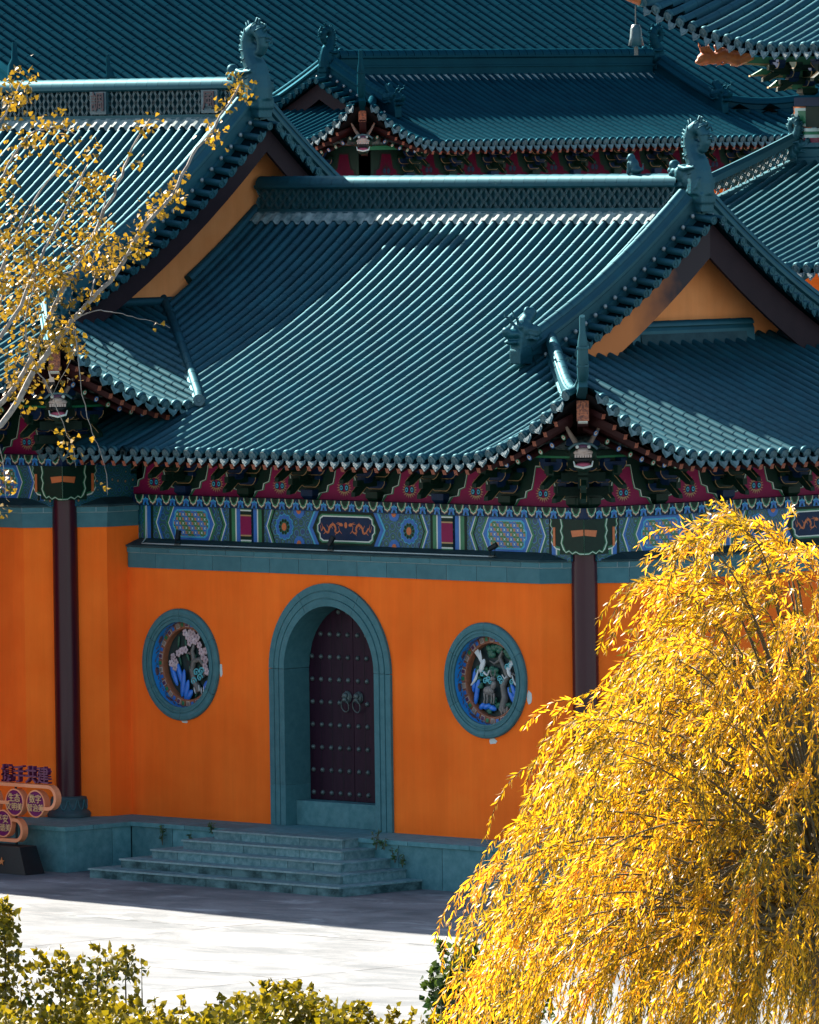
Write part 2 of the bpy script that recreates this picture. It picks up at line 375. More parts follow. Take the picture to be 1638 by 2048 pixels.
def ornament_mat():
    m = M['tile'].copy(); m.name = 'carved_glazed_ornament'; n = m.node_tree
    tc = n.nodes.new('ShaderNodeTexCoord'); v = n.nodes.new('ShaderNodeTexVoronoi'); v.inputs['Scale'].default_value = 17; n.links.new(tc.outputs['Object'], v.inputs['Vector'])
    b = n.nodes.new('ShaderNodeBump'); b.inputs['Strength'].default_value = .9; b.inputs['Distance'].default_value = .025; n.links.new(v.outputs['Distance'], b.inputs['Height'])
    for k in n.nodes:
        if k.bl_idname in ('ShaderNodeBsdfPrincipled', 'ShaderNodeBsdfGlossy'): n.links.new(b.outputs[0], k.inputs['Normal'])
    return m
M['ornament'] = ornament_mat()

# ---------------------------------------------------------------- the ground
def ground_mat():
    m = bpy.data.materials.new('concrete_plaza'); m.use_nodes = True; n = m.node_tree; p = n.nodes['Principled BSDF']
    p.inputs['Roughness'].default_value = .85; p.inputs['Specular IOR Level'].default_value = .25
    tc = n.nodes.new('ShaderNodeTexCoord')
    def noise(scale, stretch, det=6, rough=.6):
        mp = n.nodes.new('ShaderNodeMapping'); mp.inputs['Scale'].default_value = stretch; n.links.new(tc.outputs['Object'], mp.inputs['Vector'])
        z = n.nodes.new('ShaderNodeTexNoise'); z.inputs['Scale'].default_value = scale; z.inputs['Detail'].default_value = det; z.inputs['Roughness'].default_value = rough
        z.inputs['Distortion'].default_value = .6
        n.links.new(mp.outputs[0], z.inputs['Vector']); return z.outputs['Fac']
    def ramp(f, stops):
        r_ = n.nodes.new('ShaderNodeValToRGB'); e = r_.color_ramp.elements
        e[0].position, e[0].color = stops[0][0], (*stops[0][1], 1); e[1].position, e[1].color = stops[1][0], (*stops[1][1], 1)
        for q, c in stops[2:]: k = e.new(q); k.color = (*c, 1)
        n.links.new(f, r_.inputs['Fac']); return r_.outputs[0]
    def mult(a, b):
        x = n.nodes.new('ShaderNodeMix'); x.data_type = 'RGBA'; x.blend_type = 'MULTIPLY'; x.inputs['Factor'].default_value = 1
        n.links.new(a, x.inputs['A']); n.links.new(b, x.inputs['B']); return x.outputs['Result']
    base = ramp(noise(.45, (1, 1, 1)), ((.30, (.120, .134, .140)), (.62, (.188, .202, .207))))
    stain = ramp(noise(.8, (.6, 1.0, 1), 7, .65), ((.40, (.56, .60, .62)), (.58, (1, 1, 1))))
    pale = ramp(noise(1.5, (.5, 1, 1), 4), ((.56, (1, 1, 1)), (.66, (1.6, 1.6, 1.57))))
    fine = ramp(noise(30, (1, 1, 1), 4), ((.3, (.86, .86, .86)), (.7, (1.08, 1.08, 1.08))))
    c = mult(mult(mult(base, stain), pale), fine)
    n.links.new(c, p.inputs['Base Color'])
    b = n.nodes.new('ShaderNodeBump'); b.inputs['Strength'].default_value = .25; b.inputs['Distance'].default_value = .01
    n.links.new(noise(25, (1, 1, 1), 6), b.inputs['Height']); n.links.new(b.outputs[0], p.inputs['Normal'])
    return m
GZ = -0.75
g = MB(); g.quad((-700, -700, GZ), (700, -700, GZ), (700, 700, GZ), (-700, 700, GZ))
ground = g.build('plaza_ground', ground_mat(), kind='structure')
g = MB()
def joint(x0, y0, x1, y1, wd=.012):
    d = Vector((x1-x0, y1-y0, 0)).normalized(); s = Vector((-d.y, d.x, 0))*wd; L = (Vector((x1-x0, y1-y0, 0))).length; k = int(L/.35)
    P = [Vector((x0, y0, GZ+.004))+d*(L*i/k)+s*random.uniform(-1.6, 1.6) for i in range(k+1)]
    for a, b in zip(P[:-1], P[1:]):
        if random.random() < .85: e = s*random.uniform(.4, 1.1); g.quad(a-e, b-e, b+e, a+e)
for y in (-7.6, -12.4): joint(-14, y, 24, y)
for x in (-1.2, 5.4, 12.0): joint(x, -3.5, x, -17)
g.build('expansion_joint', mat('joint_dirt', (.05, .055, .055), .9), parent=ground)

# ---------------------------------------------------------------- roof tile pieces (shared meshes)
def tile_mb(r=.08, L=1.0, seg=6, taper=.965, skirt=.07, cap=True):
    b = MB(); vs = []
    for y, rr in ((0, r*taper), (L, r*1.02)):
        vs.append((rr, y, -skirt))
        for j in range(seg+1):
            a = PI*j/seg; vs.append((rr*math.cos(a), y, rr*math.sin(a)))
        vs.append((-rr, y, -skirt))
    n = seg+3
    b.add(vs, [(k, k+1, n+k+1, n+k) for k in range(n-1)], smooth=True)
    if cap: b.add(vs[n:], [tuple(range(n))], smooth=False)
    return b
def disc_into(b, r=.088, y=0, th=.03, n=12, zc=.0):
    def ring(rr, yy): return [(rr*math.cos(2*PI*k/n), yy, zc+rr*math.sin(2*PI*k/n)) for k in range(n)]
    rings = [ring(r, y-th), ring(r, y), ring(r*.84, y), ring(r*.80, y-.008), ring(r*.45, y-.008), ring(r*.35, y+.003)]
    vs = [p for q in rings for p in q]
    fs = [(i*n+k, i*n+(k+1) % n, (i+1)*n+(k+1) % n, (i+1)*n+k) for i in range(len(rings)-1) for k in range(n)]
    b.add(vs, fs, m=1); b.add(rings[-1], [tuple(range(n))], m=1); b.add(rings[0], [tuple(range(n))], m=1)
def eave_tile_mesh(r, L, tmat):
    b = tile_mb(r*1.04, L, 6, .95, .02, False)
    # collar arch just behind the disc
    vs = []
    for y, rr in ((L-.085, r*1.04), (L-.08, r*1.28), (L-.03, r*1.30), (L-.02, r*1.04)):
        for j in range(9): a = PI*j/8; vs.append((rr*math.cos(a), y, rr*math.sin(a)))
    b.add(vs, [(i*9+k, i*9+k+1, (i+1)*9+k+1, (i+1)*9+k) for i in range(3) for k in range(8)], smooth=True)
    disc_into(b, r*1.1, L+.012, .03, 12, -.012)
    return b.mesh('eave_tile', [tmat, M['disc']])
def drip_mesh(wd=.18, ht=.17, tmat=None):
    pts = [(-wd/2, 0), (-wd*.25, -.03), (wd*.25, -.03), (wd/2, 0), (wd*.5, -ht*.38), (wd*.36, -ht*.62), (wd*.2, -ht*.74), (0, -ht), (-wd*.2, -ht*.74), (-wd*.36, -ht*.62), (-wd*.5, -ht*.38)]
    b = MB(); b.prism(pts, lambda u, v, d: Vector((u, d, v)), .0, -.018)
    q = [(u*.62, (v+ht*.42)*.6-ht*.42) for u, v in pts]; b.prism(q, lambda u, v, d: Vector((u, d, v)), .008, 0)
    return b.mesh('drip_tile', [M['disc']])

def frame(p, b_, t, n):
    return Matrix(((b_.x, t.x, n.x, p.x), (b_.y, t.y, n.y, p.y), (b_.z, t.z, n.z, p.z), (0, 0, 0, 1)))

class Roof:
    """hip-and-gable roof in its own frame: ridge along x, front towards -y.
       ends: dict side(+1/-1) -> (verge x, gable wall x, eave corner x)"""
    def __init__(s, root, ye, D, ze, h, h2, x0, x1, ends, sp=.26, r=.08, tl=.30, lift=1.28, span=3.0, T='tile', lat=.34,
                 nind=300, flare=.15, mbc=6):
        s.__dict__.update(locals()); s.yr = ye+D; s.zr = ze+h(D); s.T = M[T]
        s.yb = s.yr+D                                    # rear eave
        s.mats = []; s.eaves = []; s.drips = []
        s.bedV = []; s.bedT = []; s.sofV = []; s.sofT = []
    def lx(s, x):
        v = 0
        for sd, (xv, xw, xc) in s.ends.items():
            t = max(0, (sd*(x-xc)+s.span)/s.span); v = max(v, t)
        return v
    def ly(s, y):
        t = max(0, (s.ye-y+s.span)/s.span, (y-s.yb+s.span)/s.span); return t
    def front(s, x, d, back=False):
        t = s.lx(x); k = max(0, 1-max(d, 0)/1.2)
        y = s.ye+d-s.flare*t*t*k
        if back: y = 2*s.yr-y
        return Vector((x, y, s.ze+s.h(max(d, -.3))+s.lift*t*t))
    def side(s, y, d, sd):
        xc = s.ends[sd][2]; t = s.ly(y); k = max(0, 1-max(d, 0)/1.2)
        return Vector((xc-sd*d+sd*s.flare*t*t*k, y, s.ze+s.h2(max(d, -.3))+s.lift*t*t))
    def hip_dy(s, dx):                                   # front distance whose height equals the side slope's at dx
        z = s.h2(dx); lo, hi = 0, s.D
        for _ in range(30):
            m = (lo+hi)/2
            if s.h(m) < z: lo = m
            else: hi = m
        return lo
    def hip_dx(s, dy):
        z = s.h(dy); lo, hi = 0, 30
        for _ in range(30):
            m = (lo+hi)/2
            if s.h2(m) < z: lo = m
            else: hi = m
        return lo
    def roll(s, pf, d0, d1, side, outward, eave=True, coarse=1.0, store=None):
        """tiles from the eave (d0) up to d1"""
        if d1-d0 < .1: return
        d = d0; first = True
        while d < d1-.04:
            sl = (pf(d+.15).z-pf(d).z)/.15; st = s.tl*coarse/math.sqrt(1+sl*sl); e = min(d+st, d1)
            a = pf(e); b = pf(d); t = (b-a); L = t.length; t.normalize()
            n = side.cross(t).normalized()
            if n.z < 0: n = -n
            bb = t.cross(n).normalized()
            m = frame(a+n*(.5*s.r), bb, t, n)
            if first and eave: s.eaves.append((m, L))
            else: s.mats.append((m, L))
            first = False; d = e
    def bed(s, pfs, ranges, step=.3, off=-.005, lists=None, dip=None):
        dip = s.r*.6 if dip is None else dip
        """strips between neighbouring rolls"""
        V, T = lists or (s.bedV, s.bedT)
        for (pa, pb), (d0, d1) in zip(pfs, ranges):
            k = max(1, int((d1-d0)/step)); base = len(V)
            for i in range(k+1):
                d = d0+(d1-d0)*i/k
                a = pa(d); b = pb(d); m = (a+b)/2
                for q, o in ((a, off), (m, off-dip), (b, off)): V.append((q.x, q.y, q.z+o))
            for i in range(k):
                for j in (0, 1):
                    q = base+i*3+j; T += [(q, q+1, q+4), (q, q+4, q+3)]
    def soffit(s, pfs, d1=2.1, off=-.12):
        s.bed(pfs, [(0.02, d1)]*len(pfs), .5, off, (s.sofV, s.sofT), 0)
    # ---- the slopes
    def front_slope(s, xs, lim=None, back=False, coarse=1.0):
        """lim(x) -> (d0, d1) to override"""
        fn = [(lambda d, x=x: s.front(x, d, back)) for x in xs]
        rg = []
        for x in xs:
            d1 = s.D-.02
            for sd, (xv, xw, xc) in s.ends.items():
                if sd*(x-xv) > 0: d1 = max(.05, s.hip_dy(max(0, sd*(xc-x)))-.05)
            d0 = -.0
            if lim:
                q = lim(x)
                if q is None: rg.append(None); continue
                d0 = max(d0, q[0]); d1 = min(d1, q[1])
            rg.append((d0, d1))
        for x, f_, q in zip(xs, fn, rg):
            if q: s.roll(f_, q[0], q[1], Vector((1, 0, 0)), None, eave=q[0] <= 0.001, coarse=coarse)
        pf = []; rr = []
        for i in range(len(xs)-1):
            if rg[i] and rg[i+1]:
                pf.append((fn[i], fn[i+1])); rr.append((min(rg[i][0], rg[i+1][0]), max(rg[i][1], rg[i+1][1])))
                if rg[i][0] <= 0.001 and rg[i+1][0] <= .001:
                    m_ = (s.front(xs[i], -.03, back)+s.front(xs[i+1], -.03, back))/2
                    s.drips.append((m_+Vector((0, 0, .0)), 0 if not back else PI, (s.front(xs[i+1], 0).z-s.front(xs[i], 0).z)/(xs[i+1]-xs[i])))
                    if not back: s.soffit([(fn[i], fn[i+1])], min(2.1, max(.3, rr[-1][1])))
        s.bed(pf, rr)
    def side_slope(s, ys, sd, lim=None, coarse=1.0):
        xv, xw, xc = s.ends[sd]; dw = abs(xc-xw)
        fn = [(lambda d, y=y: s.side(y, d, sd)) for y in ys]; rg = []
        for y in ys:
            d1 = dw
            dy = min(y-s.ye, s.yb-y)
            d1 = min(d1, max(.05, s.hip_dx(max(0, dy))-.05)) if dy < s.D else d1
            d0 = 0
            if lim:
                q = lim(y)
                if q is None: rg.append(None); continue
                d0 = max(d0, q[0]); d1 = min(d1, q[1])
            rg.append((d0, d1))
        for y, f_, q in zip(ys, fn, rg):
            if q: s.roll(f_, q[0], q[1], Vector((0, 1, 0)), None, eave=q[0] <= .001, coarse=coarse)
        pf = []; rr = []
        for i in range(len(ys)-1):
            if rg[i] and rg[i+1]:
                pf.append((fn[i], fn[i+1])); rr.append((min(rg[i][0], rg[i+1][0]), max(rg[i][1], rg[i+1][1])))
                if rg[i][0] <= .001 and rg[i+1][0] <= .001:
                    m_ = (s.side(ys[i], -.03, sd)+s.side(ys[i+1], -.03, sd))/2
                    s.drips.append((m_, PI/2*sd, sd*(s.side(ys[i+1], 0, sd).z-s.side(ys[i], 0, sd).z)/(ys[i+1]-ys[i])))
                    s.soffit([(fn[i], fn[i+1])], min(2.1, max(.3, rr[-1][1])))
        s.bed(pf, rr)
    # ---- turn what was collected into objects
    def finish(s, roof, cull=None):
        W_ = roof.matrix_world if False else None
        tm = tile_mb(s.r, 1.0, 6, .99 if s.T.name.endswith('far') else .968, s.r*.95); me = tm.mesh('barrel_tile', [s.T])
        rw = s.root.matrix_basis
        keyed = sorted(s.mats, key=lambda q: ((rw @ q[0].translation)-CAMLOC).length + (1000 if (cull and not cull(rw @ q[0].translation)) else 0))
        ind, rest = keyed[:s.nind], keyed[s.nind:]
        for m, L in ind:
            o = bpy.data.objects.new('barrel_tile', me); col.objects.link(o); o.parent = roof
            o.matrix_basis = m @ Matrix.Diagonal((1, L*1.02, 1, 1))
        V, T, S = mesh_tris(tm)
        if rest:
            MM = np.array([m @ Matrix.Diagonal((1, L*1.02, 1, 1)) for m, L in rest])
            VV = np.einsum('kij,nj->kni', MM[:, :3, :3], V)+MM[:, None, :3, 3]
            TT = (T[None]+(np.arange(len(rest))*len(V))[:, None, None]).reshape(-1, 3)
            rn = np.repeat(rng.random(len(rest)), len(V))
            o = tri_mesh('barrel_tile_rows', VV.reshape(-1, 3), TT, s.T, np.tile(S, len(rest)), rn, roof); o['kind'] = 'stuff'
        em = eave_tile_mesh(s.r, s.tl, s.T); dm = drip_mesh(s.sp*.72, s.r*2.1)
        eb = MB()
        ek = sorted(s.eaves, key=lambda q: ((rw @ q[0].translation)-CAMLOC).length)
        for m, L in ek:
            o = bpy.data.objects.new('eave_tile', em); col.objects.link(o); o.parent = roof
            o.matrix_basis = m @ Matrix.Diagonal((1, L/s.tl, 1, 1))
        for p, rz, sl in s.drips:
            o = bpy.data.objects.new('drip_tile', dm); col.objects.link(o); o.parent = roof
            o.matrix_basis = Matrix.Translation(p) @ Matrix.Rotation(rz, 4, 'Z') @ Matrix.Rotation(math.atan(sl), 4, 'Y').inverted() @ Matrix.Rotation(R(180), 4, 'Z') @ Matrix.Rotation(R(14), 4, 'X')
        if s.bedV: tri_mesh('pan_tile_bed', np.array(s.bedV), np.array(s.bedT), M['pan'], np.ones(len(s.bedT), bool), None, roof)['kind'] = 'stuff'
        if s.sofV: tri_mesh('eave_soffit', np.array(s.sofV), np.array(s.sofT), M['soffit'], None, None, roof)

    # ---- ridges
    def main_ridge(s, roof, x0, x1, lat=None, plain=False):
        lat = lat or s.lat; y, z = s.yr, s.zr-.03; wd = .13
        rg = MB()
        prof = [(-wd-.05, -.05), (wd+.05, -.05), (wd+.05, .04), (wd+.015, .05), (wd+.015, .10), (-wd-.015, .10), (-wd-.015, .05), (-wd-.05, .04)]
        rg.sweep([(x0, y, z), (x1, y, z)], prof)
        zt = z+.10+lat
        rg.sweep([(x0, y, z+.09), (x1, y, z+.09)], [(-wd*.5, 0), (wd*.5, 0), (wd*.5, lat+.02), (-wd*.5, lat+.02)] if not plain else [(-wd, 0), (wd, 0), (wd, lat*.4), (wd+.03, lat*.42), (wd+.03, lat*.55), (wd, lat*.57), (wd, lat+.02), (-wd, lat+.02), (-wd, 0)])
        rg.sweep([(x0, y, zt), (x1, y, zt)], [(-wd-.02, 0), (wd+.02, 0), (wd+.05, .03), (wd+.05, .07), (-wd-.05, .07), (-wd-.05, .03)])
        ridge = rg.build('main_ridge', s.T, roof)
        # cap of short barrel tiles
        tmm = tile_mb(.15, 1.0, 8, .97, .02).mesh('ridge_cap_tile', [s.T]); n = int((x1-x0)/.27)
        for i in range(n):
            o = bpy.data.objects.new('ridge_cap_tile', tmm); col.objects.link(o); o.parent = roof
            Lx = (x1-x0)/n
            o.matrix_basis = frame(Vector((x0+Lx*(i+1)-.002, y, zt+.075)), Vector((0, 1, 0)), Vector((-1, 0, 0)), Vector((0, 0, 1))) @ Matrix.Diagonal((1, Lx*.955, 1, 1))
        # mortar arches over the roll tops
        for sg in (-1, 1):
            mo = MB(); mo.cs = True; n = int((x1-x0)/.065); pr = []
            for i in range(n+1):
                x = x0+(x1-x0)*i/n; ph = (x-s.x0)/s.sp*2*PI; up_ = .035*math.cos(ph)
                pr.append(((x, y+sg*(wd+.03), z+.05), (x, y+sg*(wd+.10), z-.02+up_), (x, y+sg*(wd+.22), z-.13+up_*1.3)))
            for a, b in zip(pr[:-1], pr[1:]):
                for k in (0, 1): mo.add((a[k], a[k+1], b[k+1], b[k]), ((0, 1, 2, 3),))
            mo.build('mortar_fillet', M['mortar'], roof)
        if not plain:
            for sg in (-1, 1):
                lb = MB(); cw = .225; rh = .108; rows = int(round(lat/rh)); yy = y+sg*wd
                nc = int((x1-x0)/cw)
                for rr_ in range(rows+1):
                    zc = z+.10+rr_*lat/rows
                    for c in range(nc+1):
                        xc = x0+(c+(.5 if rr_ % 2 else 0))*cw
                        if xc > x1-.03 or xc < x0+.03: continue
                        a = [(cw*.52*q[0], rh*1.06*q[1]) for q in ((-1, 0), (-.45, .9), (.45, .9), (1, 0), (.45, -.9), (-.45, -.9))]
                        i_ = [(u*.74, v*.74) for u, v in a]
                        def cl(v): return min(z+.10+lat, max(z+.10, v))
                        A = [(xc+u, yy, cl(zc+v)) for u, v in a]; B = [(xc+u, yy, cl(zc+v)) for u, v in i_]; Cc = [(xc+u, yy-sg*.06, cl(zc+v)) for u, v in i_]
                        lb.add(A+B+Cc, [(k, (k+1) % 6, 6+(k+1) % 6, 6+k) for k in range(6)]+[(6+k, 6+(k+1) % 6, 12+(k+1) % 6, 12+k) for k in range(6)])
                lb.build('ridge_lattice', M['lattice'], roof, fix=False)
        return zt
    def verge(s, roof, sd, y_end, back_end=None, gx=None, parts=True):
        """gable ridge, its outward tiles, bargeboards and gable wall at one end"""
        xv, xw, xc = s.ends[sd]; tl = s.T
        xo = xv+sd*.50                                   # face of the outward tiles
        prof = [(-.15, -.10), (.15, -.10), (.15, .02), (.11, .04), (.11, .20), (.15, .23), (.15, .28), (.10, .33), (.05, .40), (-.05, .40), (-.10, .33), (-.15, .28), (-.15, .23), (-.11, .20), (-.11, .04), (-.15, .02)]
        for back in (False, True):
            dend = (y_end-s.ye) if not back else ((s.yb-back_end) if back_end else max(.8, y_end-s.ye))
            ds = [s.D-.05-(s.D-.05-dend)*i/14 for i in range(15)]
            pth = [s.front(xv, d, back)+Vector((0, 0, .06)) for d in ds]
            v = MB(); v.sweep(pth, prof, smooth=False); v.build('gable_ridge', tl, roof)
            # cap tiles on the gable ridge
            cm = tile_mb(.085, 1.0, 6, .97, .01).mesh('gable_ridge_tile', [tl])
            arc = 0
            for i in range(len(pth)-1):
                a, b = pth[i], pth[i+1]; t = (b-a); L = t.length; t.normalize(); n = Vector((1, 0, 0)).cross(t)
                if n.z < 0: n = -n
                o = bpy.data.objects.new('gable_ridge_tile', cm); col.objects.link(o); o.parent = roof
                o.matrix_basis = frame(a+n*.385, t.cross(n), t, n) @ Matrix.Diagonal((1, L*1.01, 1, 1))
            # outward tiles along the verge
            om = MB(); om = tile_mb(.060, .44, 6, .97, .02, False); disc_into(om, .069, .45, .03, 12, -.008); ome = om.mesh('verge_tile', [tl, M['tile']])
            dm = drip_mesh(.13, .15); dme = dm; dme.materials.clear(); dme.materials.append(tl)
            bm_ = MB(); bm_.ell((0, 0, 0), (.035, .035, .04), None, None, 8, 5); bme = bm_.mesh('tile_bead', [M['bead']])
            d = s.D-.12; k = 0
            while d > dend+.05:
                p = s.front(xv, d, back); sl = (s.front(xv, d+.1).z-s.front(xv, d-.1).z)/.2
                t = Vector((sd, 0, -.13)).normalized(); bb = Vector((0, 1, sl*(-1 if back else 1))).normalized(); n = bb.cross(t)
                if n.z < 0: n = -n
                o = bpy.data.objects.new('verge_tile', ome); col.objects.link(o); o.parent = roof
                o.matrix_basis = frame(p+Vector((sd*.10, 0, .02)), t.cross(n), t, n)
                d2 = d-.115; p2 = s.front(xv, d2, back)
                o = bpy.data.objects.new('drip_tile', dme); col.objects.link(o); o.parent = roof
                o.matrix_basis = Matrix.Translation(p2+Vector((sd*.50, 0, -.02))) @ Matrix.Rotation(PI/2*sd, 4, 'Z') @ Matrix.Rotation(PI, 4, 'Z')
                o = bpy.data.objects.new('tile_bead', bme); col.objects.link(o); o.parent = roof
                o.matrix_basis = Matrix.Translation(p2+Vector((sd*.17, 0, .12)))
                d -= .23; k += 1
            # flat bed below the outward tiles
            vb = MB(); pf = [s.front(xv, dd, back) for dd in ds]
            for a, b in zip(pf[:-1], pf[1:]):
                o1 = Vector((sd*.46, 0, -.10)); o0 = Vector((-sd*.05, 0, -.02)); u_ = Vector((0, 0, -.05))
                vb.quad(a+o0, a+o1, b+o1, b+o0); vb.quad(a+o1, a+o1+u_, b+o1+u_, b+o1); vb.quad(a+o0+u_, b+o0+u_, b+o1+u_, a+o1+u_)
            vb.build('verge_bed', M['pan'], roof)
            # bargeboard
            bw = s.bargew; xb = xv+sd*.33; bd = MB(); low = s.barge_low if not back else max(.6, s.barge_low)
            dd = [s.D-(s.D-low)*i/10 for i in range(11)]
            for i in range(10):
                a = s.front(xb, dd[i], back); b = s.front(xb, dd[i+1], back); a.x = b.x = xb
                za, zb = a.z-.15, b.z-.15
                for x_ in (xb, xb-sd*.06): bd.quad((x_, a.y, za), (x_, b.y, zb), (x_, b.y, zb-bw), (x_, a.y, za-bw))
                bd.quad((xb, a.y, za-bw), (xb, b.y, zb-bw), (xb-sd*.06, b.y, zb-bw), (xb-sd*.06, a.y, za-bw))
            a = s.front(xb, low, back); bd.quad((xb, a.y, a.z-.15), (xb-sd*.06, a.y, a.z-.15), (xb-sd*.06, a.y, a.z-.15-bw), (xb, a.y, a.z-.15-bw))
            bd.build('bargeboard', M['barge_gradient'] if (getattr(s, 'fade', False) and not back) else M['barge'], s.root)
        # gable wall
        gw = MB(); N = 12; base = s.ze+s.h2(abs(xc-xw))-.25
        for back in (False, True):
            for i in range(N):
                d0, d1 = s.D-(s.D-.3)*i/N, s.D-(s.D-.3)*(i+1)/N
                a = s.front(xw, d0, back); b = s.front(xw, d1, back)
                if a.z-.1 <= base: continue
                gw.quad((xw, a.y, a.z-.08), (xw, b.y, max(base, b.z-.08)), (xw, b.y, base), (xw, a.y, base))
        gw.build('gable_wall', M['gable'], s.root)
    def hip(s, roof, sd, front=True, horn=True, hmax=None, hornscale=1.0):
        """hip ridge from the gable to the eave corner, ending in an upturned horn"""
        xv, xw, xc = s.ends[sd]; dm = abs(xc-xv)+.0
        pth = []
        for i in range(17):
            dx = dm*(1-i/16.0)
            p = s.side(0, dx, sd); dy = s.hip_dy(dx); y = s.ye+dy
            if not front: y = 2*s.yr-y
            t = max(0, 1-dx/s.span)
            z = s.ze+s.h2(dx)+s.lift*t*t
            f = .15*t*t
            pth.append(Vector((xc-sd*dx+sd*f, y-(f if front else -f), z+.03)))
        k = [1.0]*17
        v = MB(); prof = [(-.11, -.12), (.11, -.12), (.11, .04), (.075, .06), (.075, .17), (.11, .20), (.09, .27), (.045, .32), (-.045, .32), (-.09, .27), (-.11, .20), (-.075, .17), (-.075, .06), (-.11, .04)]
        v.sweep(pth, prof, scale=[1.0 if i < 13 else 1-(i-12)*.09 for i in range(17)]); v.build('hip_ridge', s.T, roof)
        cm = tile_mb(.08, 1.0, 6, .97, .01).mesh('hip_ridge_tile', [s.T])
        for i in range(12):
            a, b = pth[i], pth[i+1]; t = (b-a); L = t.length; t.normalize(); sdv = t.cross(Vector((0, 0, 1))).normalized(); n = sdv.cross(t)
            o = bpy.data.objects.new('hip_ridge_tile', cm); col.objects.link(o); o.parent = roof
            o.matrix_basis = frame(a+n*.27, t.cross(n), t, n) @ Matrix.Diagonal((1, L*1.01, 1, 1))
        if horn:
            e = pth[-1]; dv = Vector((sd, -1 if front else 1, 0)).normalized(); hs = hornscale
            hb = MB()
            # curved tapering blade seen end-on: body, waist, tip
            pts = [(-.55, .05), (-.25, .03), (.02, .10), (.18, .28), (.28, .52), (.33, .74), (.36, .90), (.37, 1.18)]
            wd = [.06, .085, .10, .105, .10, .085, .055, .052]; tk = [.10, .13, .15, .17, .15, .12, .07, .06]
            vs = []; fs = []
            for (u_, z_), w_, q in zip(pts, wd, tk):
                c = e+dv*(u_*hs)+Vector((0, 0, z_*hs)); sv = Vector((dv.y, -dv.x, 0))
                for a in range(10):
                    g_ = 2*PI*a/10; vs.append(c+sv*(w_*hs*math.cos(g_))+(dv*.75+Vector((0, 0, -.45)))*(q*hs*math.sin(g_)))
            n = len(pts)
            fs = [(i*10+k_, i*10+(k_+1) % 10, (i+1)*10+(k_+1) % 10, (i+1)*10+k_) for i in range(n-1) for k_ in range(10)]
            hb.add(vs, fs, smooth=True); hb.add(vs[-10:], [tuple(range(10))]); hb.add(vs[:10], [tuple(range(10))])
            for zz in (.30, .62):
                c = e+dv*((.18 if zz < .4 else .30)*hs)+Vector((0, 0, zz*hs)); hb.box(c, (.22*hs, .30*hs, .03), Matrix.Rotation(math.atan2(dv.y, dv.x)+R(90), 3, 'Z'))
            hb.build('hip_horn', s.T, roof)
        return pth
M['bead'] = mat('bright_tile_bead', (.16, .20, .21), .22, spec=.8)

# ---------------------------------------------------------------- roof ornaments
def ridge_dragon(parent, loc, sd, T, scale=1.0, name='ridge_dragon'):
    """dragon biting the end of the ridge, its tail rising and curling; sd = side of the ridge it closes"""
    b = MB()
    HX, HZ = -.13, .22
    def e(c, r, rot=None): b.ell((sd*(c[0]+HX), c[1], c[2]+HZ), r, rot, None, 14, 9)
    b.ell((-sd*.05, 0, .28), (.22, .18, .20), None, None, 14, 9); b.box((sd*.06, 0, -.02), (.46, .34, .16)); b.box((sd*.06, 0, -.16), (.40, .30, .16))
    body = [(.10, .05), (.10, .22), (.08, .40), (.04, .56), (-.05, .70), (-.10, .84), (-.11, .97), (-.06, 1.09), (.04, 1.15), (.14, 1.12), (.21, 1.02), (.22, .90), (.17, .80), (.08, .78), (.03, .85), (.05, .93)]
    rad = [.23, .225, .205, .185, .165, .145, .135, .128, .122, .115, .106, .096, .085, .074, .06, .045]
    P = [(sd*x, 0, z) for x, z in body]
    b.tube(P, rad, 12, upv=(0, 1, 0))
    for s_ in (-1, 1):
        e((-.14, s_*.13, .20), (.06, .05, .06)); b.tube([(-sd*.26, s_*.12, .50), (-sd*.06, s_*.19, .47), (sd*.16, s_*.21, .50)], [.05, .04, .015], 8)
        for k in range(4):
            a = .2+k*.12; b.tube([(-sd*.05, s_*.17, .12-k*.02), (sd*(.06+k*.05), s_*.20, .05+k*.04), (sd*(.10+k*.06), s_*.18, .16+k*.07)], [.03, .025, .008], 6)
    e((-.12, 0, .16), (.20, .17, .17)); e((-.29, 0, .20), (.12, .13, .10)); e((-.36, 0, .31), (.09, .10, .09)); e((-.42, 0, .22), (.06, .10, .06))
    e((-.20, 0, -.02), (.17, .13, .06)); e((-.33, 0, -.06), (.06, .10, .05))
    for s_ in (-1, 1): b.tube([(-sd*.51, s_*.09, .40), (-sd*.51, s_*.09, .27)], [.028, .008], 6)
    o = fuse(b, .02*1.0, name, T, parent)
    # scale ridges and back fins
    f = MB()
    for i in range(2, 11):
        p = Vector(P[i]); q = Vector(P[i+1]); t = (q-p).normalized()
        for fr in (0, .5):
            c = p.lerp(q, fr); nrm = Vector((t.z, 0, -t.x))*sd
            r_ = rad[i]*(1-fr)+rad[i+1]*fr
            tip = c-nrm*(r_+.075)
            f.tube([c-nrm*r_*.9, tip+t*.01, tip+t*.045], [.028, .02, .004], 6)
            f.tube([c-nrm*(r_*1.0)+Vector((0, .1, 0)), c-nrm*(r_*.95)+Vector((0, .10, 0))+t*.05], [.012, .02], 5)
        ring = []
        for k in range(13):
            a = PI*k/12-PI/2; ring.append(p+Vector((0, 1, 0))*(rad[i]*1.01*math.sin(a))-nrm*(rad[i]*1.01*math.cos(a))*1.0)
        f.tube(ring, .008, 4)
    fo = f.build('back_fin', T, o)
    o.scale = (scale,)*3; o.location = loc
    return o

